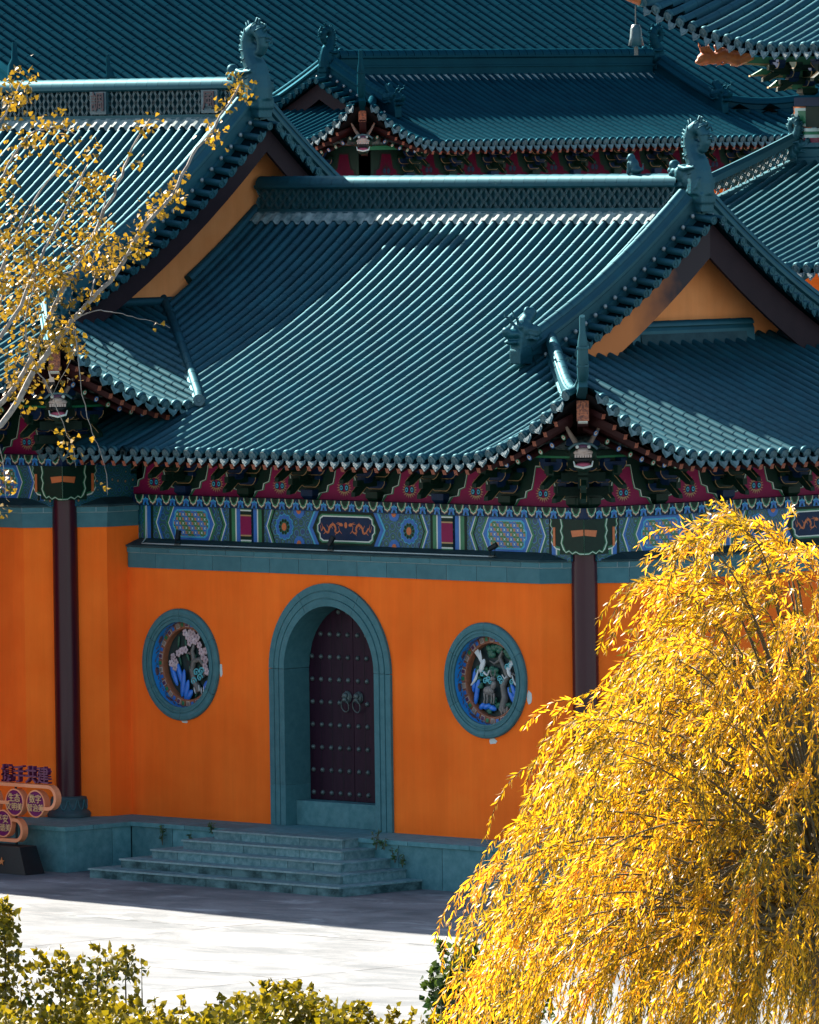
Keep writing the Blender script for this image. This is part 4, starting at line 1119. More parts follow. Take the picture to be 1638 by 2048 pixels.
# carved characters in the left ridge lattice
for ch, x in (('風', -8.42), ('調', -11.30)):
    zc = 11.58+.10+.19
    b = MB(); b.box((LX(x), 5.45-.15, zc), (.42, .06, .40)); pl = b.build('character_plaque', M['disc'], lroof)
    me = text_mesh(ch, .36, .012, .004); me.materials.append(M['plaque_ch'] if 'plaque_ch' in M else M['barge'])
    o = link(bpy.data.objects.new('carved_character', me), pl); o.location = (LX(x), 5.45-.185, zc); o.rotation_euler = (R(90), 0, 0)

# ---- plastered walls
def arc(cx, cz, r_, a0, a1, n): return [(cx+r_*math.cos(a0+(a1-a0)*i/n), cz+r_*math.sin(a0+(a1-a0)*i/n)) for i in range(n+1)]
ZT = 4.14
RD, ZS = 1.38, 2.565                       # opening in the plaster for the door surround
RW = .90; WX = (-3.586, 3.606); WZ = 2.545
outer = [(-5.3, -.05), (-RD, -.05)]+[(-x_, z_) for x_, z_ in arc(0, ZS, RD, 0, PI, 28)][0:0]+arc(0, ZS, RD, PI, 0, 28)+[(RD, -.05), (4.86, -.05), (4.86, ZT), (-5.3, ZT)]
holes = [arc(wx, WZ, RW, 0, 2*PI, 40)[:-1] for wx in WX]
loops = [[Vector((u, v, 0)) for u, v in q] for q in [outer]+holes]
flat = [p for q in loops for p in q]
wb = MB(); wb.add([(p.x, 0.0, p.y) for p in flat], [tuple(t) for t in tessellate_polygon(loops)])
wb.add([(4.86, 0, -.05), (5.22, .36, -.05), (5.22, .36, ZT), (4.86, 0, ZT)], [(0, 1, 2, 3)])
wb.build('front_wall', M['plaster'], main)
wb = MB(); wb.add([(5.48, .62, -.05), (5.84, .98, -.05), (5.84, 11.4, -.05), (5.84, 11.4, ZT), (5.84, .98, ZT), (5.48, .62, ZT)], [(0, 1, 4, 5), (1, 2, 3, 4)])
wb.build('side_wall', M['plaster'], main)
wb = MB(); wb.span((-4.8, .75, 0), (5.25, 11.4, 6.6)); wb.build('inner_wall', M['soffit'], main)
wb = MB(); zt = ZT+.69
wb.add([(LX(-17), -1.455, -.05), (LX(-5.85), -1.455, -.05), (LX(-5.49), -1.095, -.05), (LX(-17), -1.455, zt), (LX(-5.85), -1.455, zt), (LX(-5.49), -1.095, zt)], [(0, 1, 4, 3), (1, 2, 5, 4)])
wb.build('front_wall', M['plaster'], left)
wb = MB(); wb.add([(LX(-5.23), -.835, -.05), (LX(-4.87), -.475, -.05), (LX(-4.87), .3, -.05), (LX(-5.23), -.835, zt), (LX(-4.87), -.475, zt), (LX(-4.87), .3, zt)], [(0, 1, 4, 3), (1, 2, 5, 4)])
wb.build('side_wall', M['plaster'], left)
wb = MB(); wb.span((LX(-17), -.9, 0), (LX(-5.5), 13, 7.0)); wb.build('inner_wall', M['soffit'], left)
band_run(main, [(-4.84, 0), (4.86, 0), (5.22, .36)], 0)
band_run(main, [(5.48, .62), (5.84, .98), (5.84, 7.0)], 0)
band_run(left, [(LX(-12), -1.455), (LX(-5.85), -1.455), (LX(-5.49), -1.095)], .69)
band_run(left, [(LX(-5.23), -.835), (LX(-4.87), -.475), (LX(-4.87), .20)], .69)
column(main, 5.35, .49, 4.86); column(left, LX(-5.36), -.965, 5.55)

M['purlin'] = mat('painted_purlin', (.002, .02, .022), .5, (.08, .10, .09), 9, 5.0)
# ---- painted tie beams, border, boards, brackets
def tie_beams(root, xa, xcol, ycol, dz, yb, side_len, paint_c, alt=0, side_paint=True):
    v0, v1 = 4.58+dz, 5.17+dz
    yf = ycol-.25; xf = xcol+.25                   # painted faces
    fF = lambda u, v, d: Vector((u, yf-d, v)); fS = lambda u, v, d: Vector((xf+d, u, v))
    b = MB(); b.span((xa, yf, v0-.1), (xcol-.05, yf+.3, v1)); b.build('tie_beam', M['swirl'], root)
    b = MB(); b.span((xf-.3, ycol+.05, v0-.1), (xf, ycol+side_len, v1)); b.build('tie_beam', M['swirl'], root)
    # plate with hanging cloud border
    zb0, zb1 = 5.155+dz, 5.335+dz
    b = MB(); b.span((xa, yf-.09, zb0), (xf+.09, yf+.34, zb1)); b.span((xf-.34, yf-.085, zb0+.001), (xf+.085, ycol+side_len, zb1-.001)); b.build('plate_beam', M['dblue'], root)
    b = MB(); cloud_border(b, lambda u, v, d: Vector((u, yf-.09-d, v)), xa, xf+.09, zb0, zb1)
    b.build('cloud_border', [M[k] for k in PAINT], root, fix=False)
    b = MB(); cloud_border(b, lambda u, v, d: Vector((xf+.09+d, u, v)), yf-.09, ycol+side_len, zb0, zb1)
    b.build('cloud_border', [M[k] for k in PAINT], root, fix=False)
    paint_span(root, fF, paint_c, 5.0, v0, v1, 'flower_x')
    if side_paint: paint_span(root, fS, ycol+5.2, 5.0, v0, v1, 'flower_y')
    # carved green beam ends crossing over the column
    for (cx, cy, ang) in ((xcol+.02, ycol-.02, 0),):
        zc0, zc1 = v0+.02, v1-.01; s_ = .33
        b = MB(); b.span((xcol-.16, ycol-s_-.05, zc0), (xcol+s_+.05, ycol+.16, zc1), 0)
        bb = b.build('carved_beam_end', [M['dgreen']], root)
        for nm, fm in (('f', lambda u, v, d: Vector((xcol+u, ycol-s_-.05-d, v))), ('s', lambda u, v, d: Vector((xcol+s_+.05+d, ycol-u, v)))):
            b = MB(); hh = zc1-zc0
            def edge(g):
                L = [(-.16+g, 1), (-.13+g, .8), (-.16+g, .66), (-.12+g, .5), (-.15+g, .32), (-.10+g, .12+g), (-.02, .03+g), (.05, .08+g), (.12, .0+g), (.20, .06+g), (.28, .0+g)]
                return [(u, zc0+v*hh) for u, v in L]+[(s_+.05, zc0+hh*g), (s_+.05, zc1)]
            for g, m_, d in ((0, 4, .004), (.018, 3, .006), (.034, 4, .008), (.06, 5, .010)): b.prism(edge(g), fm, d, d-.003, m_, side=False)
            b.prism([(.13, zc0+hh*.50), (s_+.05, zc0+hh*.55), (s_+.05, zc0+hh*.72), (.10, zc0+hh*.68)], fm, .014, .01, 8, side=False)
            b.build('beam_end_paint', [M[k] for k in PAINT], bb, fix=False)
        for sx, sy in ((-1, 0), (0, 1)):
            b = MB(); base = Vector((xcol, ycol, 0))
            pts = [(0, 1), (.02, .92), (.0, .80), (.05, .70), (.015, .58), (.05, .46), (.02, .30), (.07, .18), (.12, .10), (.30, .04), (.30, 1)]
            for g, m_, d in ((0, 3, .0), (.022, 4, .012), (.05, 5, .018)):
                fm = (lambda u, v, dd: Vector((xcol-.46+u, ycol-.27-dd, v))) if sx else (lambda u, v, dd: Vector((xcol+.27+dd, ycol+.46-u, v)))
                b.prism([(u+g, zc0+.02+v*(zc1-zc0-.02)+(g if v < .5 else 0)) for u, v in pts], fm, .03+d, 0, m_)
            b.prism([(.09, zc0+.12), (.14, zc0+.12), (.14, zc0+.42), (.09, zc0+.42)], fm, .055, .04, 8)
            b.build('carved_wing', [M[k] for k in PAINT], root, fix=False)
    # boards and brackets
    z0 = 5.337+dz; z1 = 5.95+dz; yb_ = ycol-.12; xb_ = xcol+.12
    b = MB(); b.span((xa, yb_, z0), (xcol, yb_+.05, z1+.42)); b.span((xb_-.05, yb_+.003, z0), (xb_, ycol+side_len, z1+.42)); b.build('bracket_back_board', M['dgreen'], root)
    fb = lambda u, v, d: Vector((u, yb_-d, v)); fs = lambda u, v, d: Vector((xb_+d, u, v))
    pit = 1.53; n = int((xcol-xa)/pit+.35)
    mts = [M['magenta'], M['green'], M['white'], M['gold'], M['dblue'], M['lblue'], M['black']]
    for k in range(n):
        u1 = xcol-k*pit; u0 = u1-pit
        b = MB(); board_panel(b, fb, u0, u1, z0, z1); eyes_motif(b, fb, (u0+u1)/2, z0+.20); b.build('crimson_board', mts, root, fix=False)
    for k in range(int(side_len/pit)):
        u0 = ycol+k*pit; u1 = u0+pit
        b = MB(); board_panel(b, fs, u0, u1, z0, z1); eyes_motif(b, fs, (u0+u1)/2, z0+.20); b.build('crimson_board', mts, root, fix=False)
    for k in range(1, n+1):
        o = bpy.data.objects.new('bracket_set', BRK[(k+alt) % 2]); col.objects.link(o); o.parent = root; o.location = (xcol-k*pit, ycol-.12, z0)
    for k in range(1, int(side_len/pit)+1):
        o = bpy.data.objects.new('bracket_set', BRK[(k+alt) % 2]); col.objects.link(o); o.parent = root; o.location = (xcol+.12, ycol+k*pit, z0); o.rotation_euler = (0, 0, R(90))
    for rz, dx, dy in ((0, 0, -.12), (90, .12, 0), (45, .08, -.08)):
        o = bpy.data.objects.new('corner_bracket_set', BRK[1]); col.objects.link(o); o.parent = root; o.location = (xcol+dx, ycol+dy, z0); o.rotation_euler = (0, 0, R(rz))
    b = MB(); dv = Vector((1, -1, 0)).normalized()
    for q, (zz, L) in enumerate(((.18, .45), (.42, .8), (.64, 1.1))):
        c = Vector((xcol, ycol, z0+zz))+dv*(L/2); b.box(c, (.16, L, .17), Matrix.Rotation(R(45), 3, 'Z'), 0)
        for s_ in (-1, 1): b.box(Vector((xcol, ycol, z0+zz+.09))+dv*L*.9, (.9-.2*q, .10, .14), Matrix.Rotation(R(45), 3, 'Z'), 1)
    b.build('corner_bracket_arms', [M['dgreen'], M['dgreen']], root)
    # eave purlins on the outer bracket arms
    zp = z0+.93; ox = .66
    b = MB(); b.tube([(xa, ycol-ox, zp+.12), (xcol+ox+.25, ycol-ox, zp+.12)], .12, 12, 0); b.tube([(xcol+ox, ycol-ox-.25, zp+.121), (xcol+ox, ycol+side_len, zp+.121)], .12, 12, 0); b.build('eave_purlin', [M['purlin']], root)
    b = MB(); b.span((xa, ycol-ox-.05, zp-.12), (xcol+ox+.05, ycol-ox+.05, zp), 0); b.span((xcol+ox-.05, ycol-ox-.04, zp-.119), (xcol+ox+.05, ycol+side_len, zp-.001), 0)
    b.span((xa, ycol-ox-.056, zp-.125), (xcol+ox+.056, ycol-ox-.04, zp-.09), 1); b.span((xcol+ox+.04, ycol-ox-.05, zp-.125), (xcol+ox+.056, ycol+side_len, zp-.09), 1); b.build('purlin_board', [M['dgreen'], M['green']], root)
    for px_, py_, rr in ((xcol+ox+.25, ycol-ox, 'x'), (xcol+ox, ycol-ox-.25, 'y')):
        b = MB()
        m3 = Matrix.Rotation(R(90), 3, 'Y') if rr == 'x' else Matrix.Rotation(R(90), 3, 'X')
        b.lathe([(.125, -.01), (.125, .006), (0, .008)], (px_, py_, zp+.12), 14, 0, False, m3); b.build('purlin_end', [M['dblue']], root)
    return zp
zpm = tie_beams(main, -4.9, 5.35, .49, 0, .24, 8.0, .16)
zpl = tie_beams(left, LX(-12.4), LX(-5.36), -.965, .69, 0, 1.4, LX(-10.4), 1, False)
xr = arange(-4.6, 6.6, .26)
rafters(main, rM, [(lambda d, x=x: rM.front(x, d)) for x in xr], 'f', 0, [rM.hip_dy(max(0, 7.2-x)) for x in xr])
rafters(main, rM, [(lambda d, y=y: rM.side(y, d, 1)) for y in arange(-.9, 7.5, .26)], 's', 0, [rM.hip_dx(max(0, y+1.35)) for y in arange(-.9, 7.5, .26)])
rafters(left, rL, [(lambda d, x=x: rL.front(x, d)) for x in arange(LX(-9), LX(-4.2), .26)], 'f', 0, [rL.hip_dy(max(0, LX(-3.5)-x)) for x in arange(LX(-9), LX(-4.2), .26)])
rafters(left, rL, [(lambda d, y=y: rL.side(y, d, 1)) for y in arange(-2.3, .6, .26)], 's', 0, [rL.hip_dx(max(0, y+2.8)) for y in arange(-2.3, .6, .26)])
corner_beam(main, 5.35, .49, rM, 1, 5.7); corner_beam(left, LX(-5.36), -.965, rL, 1, 6.39)
dragon_head(main, (6.30, -.46, 6.22), R(45)); dragon_head(left, (LX(-4.41), -1.915, 6.91), R(45))

# ---- door
df = part_empty('door_surround', main)
def surround_piece(name, pts_fn, a0, a1, n):
    """stone moulding: three stepped bands and the deep reveal; pts_fn(t) -> (x, z, outward nx, nz)"""
    prof = [(1.432, -.0), (1.432, -.05), (1.32, -.05), (1.315, -.035), (1.30, -.035), (1.295, -.055), (1.20, -.055), (1.195, -.04), (1.18, -.04), (1.175, -.06), (1.06, -.06), (1.06, .52)]
    b = MB(); vs = []; N = n+1; k = len(prof)
    for i in range(N):
        t = a0+(a1-a0)*i/n; cx, cz, ux, uz = pts_fn(t)
        for r_, y in prof: vs.append((cx+ux*r_, y, cz+uz*r_))
    b.add(vs, [(i*k+j, i*k+j+1, (i+1)*k+j+1, (i+1)*k+j) for i in range(n) for j in range(k-1)])
    b.add(vs[:k], [tuple(range(k))]); b.add(vs[-k:], [tuple(range(k))])
    return b.build(name, M['stone_d'], df)
g_ = .004
for s_ in (-1, 1):
    surround_piece('jamb_stone', lambda t, s_=s_: (0, t, s_, 0), 0.0, .66, 1); surround_piece('jamb_stone', lambda t, s_=s_: (0, t, s_, 0), .663, ZS-g_, 1)
for a0, a1 in ((0, PI/3), (PI/3, 2*PI/3), (2*PI/3, PI)):
    surround_piece('arch_stone', lambda t: (0, ZS, math.cos(t), math.sin(t)), a0+.003, a1-.003, 12)
b = MB(); b.span((-1.055, .02+.16, 0.002), (1.055, .50, .40)); b.build('threshold_stone', M['stone'], main)
leafs = []
for s_ in (-1, 1):
    zc = lambda x_: (ZS+math.sqrt(max(0, 1.05**2-x_*x_)))
    b = MB(); n = 12; xs_ = [.006+(1.05-.006)*i/n for i in range(n+1)]
    top = [(s_*x_, zc(x_)) for x_ in xs_]
    poly = [(s_*.006, .405)]+top+[(s_*1.05, .405)]
    b.prism(poly, lambda u, v, d: Vector((u, .50+d, v)), 0, .06); lf = b.build('door_leaf', M['door'], main); leafs.append(lf)
    # planks
    for k in range(1, 4):
        q = MB(); x_ = s_*.26*k; q.box((x_, .499, (.41+zc(x_))/2), (.006, .004, zc(x_)-.44)); q.build('plank_joint', M['black'], lf, fix=False)
    sm = MB(); sm.lathe([(.042, 0), (.040, .015), (.028, .032), (.012, .040), (0, .041)], (0, 0, 0), 10, 0, True, Matrix.Rotation(R(90), 3, 'X')); sme = sm.mesh('door_stud', [M['stud']])
    for rw in range(9):
        for cl_ in range(5):
            x_ = .115+cl_*.2125; z_ = .52+rw*.372
            if x_ > 1.02 or z_ > zc(x_)-.05: continue
            if rw == 4 and cl_ == 0: continue
            o = bpy.data.objects.new('door_stud', sme); col.objects.link(o); o.parent = lf; o.location = (s_*x_, .498, z_)
    # knocker
    kx, kz = s_*.135, .52+4*.372+.10
    q = MB(); q.ell((kx, .48, kz), (.085, .05, .105)); q.ell((kx, .44, kz+.03), (.06, .05, .05)); q.ell((kx, .43, kz-.035), (.05, .045, .04)); q.ell((kx-.04, .42, kz+.01), (.018, .02, .015)); q.ell((kx+.04, .42, kz+.01), (.018, .02, .015))
    q.lathe([(.10, 0), (.105, .01), (.09, .02)], (kx, .495, kz), 16, None, True, Matrix.Rotation(R(90), 3, 'X'))
    kn = q.build('door_knocker', M['stud'], lf)
    q = MB(); q.tube([(kx+.085*math.cos(a), .43-.02*math.sin(a), kz-.14+.10*math.sin(a)) for a in [2*PI*i/20 for i in range(21)]], .011, 6, caps=False, upv=(0, 1, 0)); q.build('knocker_ring', M['stud'], kn)

# ---- round windows with carved reliefs
def window(wx):
    wnd = part_empty('round_window', main)
    b = MB(); prof = [(.93, 0), (.93, -.04), (.915, -.06), (.87, -.07), (.82, -.06), (.815, -.045), (.80, -.045), (.795, -.06), (.765, -.065), (.76, -.05), (.745, -.05), (.735, -.055), (.71, -.05), (.71, .0)]
    m3 = Matrix(((1, 0, 0), (0, 0, 1), (0, 1, 0)))
    for k in range(6):
        q = MB(); vs = []; n = 10
        for i in range(n+1):
            a = PI/6+2*PI*(k+i/n*.994)/6
            for r_, y in prof: vs.append((wx+r_*math.cos(a), y, WZ+r_*math.sin(a)))
        kk = len(prof); q.add(vs, [(i*kk+j, i*kk+j+1, (i+1)*kk+j+1, (i+1)*kk+j) for i in range(n) for j in range(kk-1)], smooth=False)
        q.build('surround_stone', M['stone_d'], wnd)
    b.lathe([(.709, -.02), (.709, .16)], (wx, 0, WZ), 48, 0, True, m3); rv = b.build('blue_reveal', [M['reveal']], wnd)
    # scroll motif on the reveal
    b = MB()
    for k in range(60):
        a = 2*PI*k/60; w2 = .02+.012*math.sin(k*1.7); yy = .07+.02*math.sin(k*2.1)
        b.tube([(wx+.704*math.cos(a+t), yy+w2*math.sin(t*60), WZ+.704*math.sin(a+t)) for t in (0, .03, .06, .09)], .008, 4, caps=False)
    for k in range(8):
        a = 2*PI*k/8+.2; b.ell((wx+.704*math.cos(a), .07, WZ+.704*math.sin(a)), (.012, .04, .07), Matrix.Rotation(-a, 3, 'Y'))
    b.build('reveal_scroll', M['scroll'], rv)
    b = MB(); b.lathe([(.71, .14), (.615, .13), (.61, .115), (.595, .115), (.59, .14)], (wx, 0, WZ), 48, 0, True, m3); b.lathe([(.592, .115), (.592, .23)], (wx, 0, WZ), 40, 0, True, m3); b.build('inner_ring', [M['ring']], wnd)
    cols = ['blue', 'purple', 'green', 'horn']
    for k in range(36):
        a = 2*PI*k/36; mrot = Matrix.Rotation(-a, 3, 'Y'); c = (wx+.660*math.cos(a), .13, WZ+.660*math.sin(a))
        b = MB(); b.box(c, (.085, .02, .088), mrot, 0); b.box((c[0], .123, c[2]), (.062, .02, .06), mrot, 1)
        b.build('ring_bead', [M['muzzle' if k % 2 else 'ring'], M[cols[k % 4]]], wnd, fix=False)
    b = MB(); b.lathe([(.60, .23), (0, .23)], (wx, 0, WZ), 40, 0, False, m3); b.build('relief_back', [M['dgreen2']], wnd)
    return wnd
M['reveal'] = mat('blue_reveal_paint', (.008, .21, .58), .5, (.014, .26, .66), 4, 1)
M['scroll'] = mat('dull_red_scroll', (.10, .05, .06), .6)
M['ring'] = mat('terracotta_ring', (.36, .13, .06), .5, (.26, .09, .045), 12, 1)
M['dgreen2'] = mat('dark_relief_ground', (.004, .02, .02), .6)
M['bark_r'] = mat('carved_trunk', (.09, .085, .075), .5, (.16, .15, .135), 9, 1, .3, 40)
M['blossom'] = mat('pale_blossom', (.52, .45, .46), .5, (.40, .28, .30), 10, 1, 0, 40, .2)
M['crane'] = mat('white_crane', (.62, .64, .62), .5, (.48, .50, .50), 12, 1)
M['rock'] = mat('blue_rock_glaze', (.008, .11, .50), .3, (.02, .18, .60), 7, 1)
M['cyan'] = mat('pale_cyan_cloud', (.08, .38, .42), .4)
M['leafg'] = mat('carved_leaf_green', (.008, .075, .045), .45, (.015, .11, .06), 12, 1, .3, 40)
M['deer'] = mat('carved_deer', (.12, .105, .095), .5, (.22, .20, .18), 40, 2)
def relief_common(wx):
    P = lambda u, v, y=.34: (wx+u*1.08, y-.16, WZ+v*1.08)
    return P
wl = window(WX[0]); wr_ = window(WX[1])
def blob(parent, name, m, items):
    b = MB()
    for c, r_, rot in items: b.ell(c, r_, Matrix.Rotation(R(rot), 3, 'Y') if rot else None, None, 8, 6)
    return b.build(name, m, parent, fix=False)
def curl(parent, m, u, v, s_, P):
    b = MB(); b.tube([P(u+s_*.06*(1-t)*math.cos(9*t), v+s_*.06*(1-t)*math.sin(9*t), .30) for t in [i/14 for i in range(14)]], [s_*.014]*14, 5, upv=(0, 1, 0)); b.build('cloud_curl', M[m], parent, fix=False)
rs = random.Random(3)
# plum blossom relief (left window)
P = relief_common(WX[0])
b = MB(); b.tube([P(.22, -.42), P(.12, -.28), P(.05, -.10), P(.10, .05), P(.24, .08), P(.34, -.02), P(.33, -.16), P(.22, -.24)], [.06, .055, .05, .05, .045, .04, .03, .02], 8, upv=(0, 1, 0))
b.tube([P(.10, .05), P(.06, .20), P(.12, .34), P(.02, .48)], [.045, .035, .025, .012], 7, upv=(0, 1, 0)); b.tube([P(.06, .16), P(-.12, .18), P(-.28, .10)], [.03, .02, .01], 6, upv=(0, 1, 0)); b.tube([P(.24, .08), P(.36, .20), P(.40, .32)], [.03, .02, .01], 6, upv=(0, 1, 0)); b.build('plum_trunk', M['bark_r'], wl)
for u, v in [(-.34, .10), (-.28, .02), (-.38, .0), (-.22, .16), (-.14, .20), (-.06, .22), (.04, .33), (.10, .40), (.0, .42), (.16, .36), (.22, .42), (-.06, .48), (.06, .49), (.30, .20), (.34, .12), (.40, .08), (.38, -.02), (.26, .30), (.40, .22), (-.30, -.06), (.42, -.10), (.12, .47)]:
    b = MB()
    for k in range(5):
        a = 2*PI*k/5; b.ell(P(u+.036*math.cos(a), v+.036*math.sin(a), .30), (.03, .012, .03), None, None, 7, 5)
    b.ell(P(u, v, .288), (.014, .012, .014), None, None, 6, 4); b.build('plum_blossom', M['blossom'], wl, fix=False)
for u, v, L, rot in [(-.34, -.18, .20, -25), (-.22, -.14, .22, -20), (-.14, -.30, .24, 8), (-.06, -.40, .18, 15), (.0, -.48, .12, 40), (.38, -.32, .10, 30)]:
    blob(wl, 'blue_rock', M['rock'], [(P(u, v, .32), (.06, .03, L), rot)])
for k in range(26):
    u, v = rs.uniform(-.45, .42), rs.uniform(-.5, .5)
    if u*u+v*v > .24: continue
    blob(wl, 'carved_leaf', M['leafg'], [(P(u, v, .36), (.025, .015, .10), rs.uniform(-60, 60))])
for k in range(7): blob(wl, 'white_reed', M['crane'], [(P(.14+.05*k, -.40+.02*(k % 3), .30), (.012, .012, .06), -20+6*k)])
for u, v in ((.18, -.12), (.26, -.20), (.12, -.26), (.3, -.1)): curl(wl, 'cyan', u, v, 1.1, P)
# pine, cranes and deer relief (right window)
P = relief_common(WX[1])
b = MB(); b.tube([P(.16, -.45), P(.22, -.25), P(.18, -.08), P(.28, .06), P(.20, .20), P(.12, .34), P(.18, .44)], [.07, .06, .055, .05, .04, .035, .02], 8, upv=(0, 1, 0))
b.tube([P(.26, .06), P(.36, .12), P(.44, .08)], [.04, .03, .015], 6, upv=(0, 1, 0)); b.tube([P(.12, .30), P(-.0, .24), P(-.10, .28)], [.03, .02, .01], 6, upv=(0, 1, 0)); b.build('pine_trunk', M['bark_r'], wr_)
for u, v, s_ in [(-.05, .42, .14), (.10, .48, .12), (.28, .42, .14), (.38, .30, .10), (-.20, .10, .13), (-.08, .12, .14), (.04, .10, .12), (-.30, .16, .12), (-.34, .0, .10), (-.02, -.30, .09), (.08, -.40, .1), (-.12, -.46, .08), (.36, -.14, .09), (-.30, -.10, .08), (.30, -.38, .08)]:
    blob(wr_, 'pine_tuft', M['leafg'], [(P(u+rs.uniform(-.4, .4)*s_, v+rs.uniform(-.4, .4)*s_, .345+rs.uniform(-.02, .01)), (s_*.55, .03, s_*.38), rs.uniform(-30, 30)) for _ in range(6)])
def crane(u, v, s_, fl):
    b = MB(); b.ell(P(u, v, .30), (.045*s_, .03, .11*s_), Matrix.Rotation(R(25*fl), 3, 'Y')); b.tube([P(u+fl*.04*s_, v-.08*s_, .29), P(u+fl*.10*s_, v-.12*s_, .29), P(u+fl*.15*s_, v-.05*s_, .28)], [.022*s_, .016*s_, .012*s_], 6, upv=(0, 1, 0))
    for k in range(5): b.ell(P(u-fl*(.02+.03*k)*s_, v+(.10+.022*k)*s_, .30), (.02*s_, .012, .12*s_), Matrix.Rotation(R(fl*(-10-9*k)), 3, 'Y'), None, 8, 5)
    for k in range(4): b.ell(P(u-fl*(.10+.02*k)*s_, v-(.12+.03*k)*s_, .30), (.018*s_, .012, .09*s_), Matrix.Rotation(R(fl*(20+10*k)), 3, 'Y'), None, 8, 5)
    b.build('crane_carving', M['crane'], wr_, fix=False)
crane(-.22, .20, 1.15, 1); crane(.34, .13, .85, -1)
b = MB(); b.ell(P(-.08, -.16, .29), (.12, .05, .075)); b.ell(P(.03, -.08, .28), (.05, .04, .08), Matrix.Rotation(R(25), 3, 'Y')); b.ell(P(.03, .02, .27), (.05, .04, .04))
for u in (-.17, -.11, -.02, .03): b.tube([P(u, -.20, .29), P(u+.01, -.28, .28), P(u-.005, -.35, .28)], [.022, .014, .012], 6, upv=(0, 1, 0))
for s_ in (-1, 1): b.tube([P(.03+s_*.02, .05, .27), P(.03+s_*.05, .10, .27), P(.03+s_*.04, .15, .27)], [.010, .009, .005], 5, upv=(0, 1, 0))
b.build('deer_carving', M['deer'], wr_)
for u, v, L, rot in [(-.42, -.02, .2, 8), (-.36, -.16, .22, 14), (-.38, -.26, .14, 12), (-.16, -.40, .09, 70), (-.04, -.42, .09, 100), (-.26, -.40, .08, 60), (.36, -.22, .16, -30), (.42, -.16, .16, -28), (.44, -.28, .1, -20)]:
    blob(wr_, 'blue_rock', M['rock'], [(P(u, v, .33), (.05, .03, L), rot)])
for u, v in ((.30, .20), (.36, .22), (.14, .02), (.18, -.02), (-.16, -.02), (-.10, -.0), (-.05, -.03), (.4, -.02), (-.22, .08)): curl(wr_, 'cyan', u, v, .9, P)
for k in range(6): blob(wr_, 'grey_fungus', M['horn'], [(P(.18+.04*k, -.46+.03*(k % 2), .29), (.02, .015, .06), -15+7*k)])
# torn paper scraps left round the windows
for (u, v, a, b_) in ((WX[0]+.955, 2.50, .04, .13), (WX[0]+.05, 1.60, .09, .035), (WX[1]+.97, 2.30, .06, .15), (WX[1]+.12, 1.58, .11, .06)):
    q = MB(); pts = [(u+a*math.cos(2*PI*k/9)*rs.uniform(.6, 1.1), v+b_*math.sin(2*PI*k/9)*rs.uniform(.6, 1.1)) for k in range(9)]
    q.prism(pts, lambda x_, z_, d: Vector((x_, -d, z_)), .006, 0); q.build('paper_scrap', M['paper'], main)

# ---- stone platform and steps
plat = empty('stone_platform', (0, 0, GZ), label='grey blue stone platform carrying the orange halls', cat='platform')
def pl(z): return z-GZ
core = MB(); core.span((-3.72, -1.0, pl(GZ)), (6.85, 12.6, pl(-.06))); core.span((-17, -2.44, pl(GZ)), (-3.77, 12.5, pl(-.061))); core.build('platform_core', M['joint_d'] if 'joint_d' in M else M['cap'], plat)
def slab_run(a, b, ln, z0, z1, th, nm, out, m='stone', gap=.012):
    a, b = Vector(a), Vector(b); d = (b-a); T = d.length; d.normalize(); n = Vector((d.y, -d.x)); s_ = 0
    while s_ < T-.02:
        e = min(T, s_+ln*random.uniform(.92, 1.08))
        if T-e < .25: e = T
        c = a+d*((s_+e)/2)+n*(out-th/2); q = MB(); q.box((c.x, c.y, pl((z0+z1)/2)), (e-s_-gap, th, z1-z0), Matrix.Rotation(math.atan2(d.y, d.x), 3, 'Z')); q.build(nm, M[m], plat, fix=False); s_ = e
PE = -1.04; LE = -2.49; LXP = -3.756
for (a, b) in (((LXP+.02, PE), (6.88, PE)), ((LXP, LE), (LXP, PE)), ((-12, LE), (LXP-.02, LE)), ((6.88, PE), (6.88, 9))):
    slab_run(a, b, 1.05, GZ, -.075, .04, 'facing_slab', 0)
for (a, b) in (((LXP+.0, PE), (6.92, PE)), ((-12, LE), (LXP+.03, LE))): slab_run(a, b, 1.35, -.07, 0, .62, 'edge_slab', .03)
slab_run((LXP, LE+.60), (LXP, PE+.6), 1.3, -.07, -.0, .62, 'edge_slab', .03); slab_run((6.89, PE+.60), (6.89, 9), 1.3, -.07, 0, .62, 'edge_slab', .03)
q = MB(); q.span((-17, LE+.59, pl(-.07)), (LXP-.58, 12.5, pl(-.002))); q.span((LXP-.583, PE+.59, pl(-.07)), (6.3, 12.6, pl(-.003))); q.build('platform_paving', M['stone'], plat)

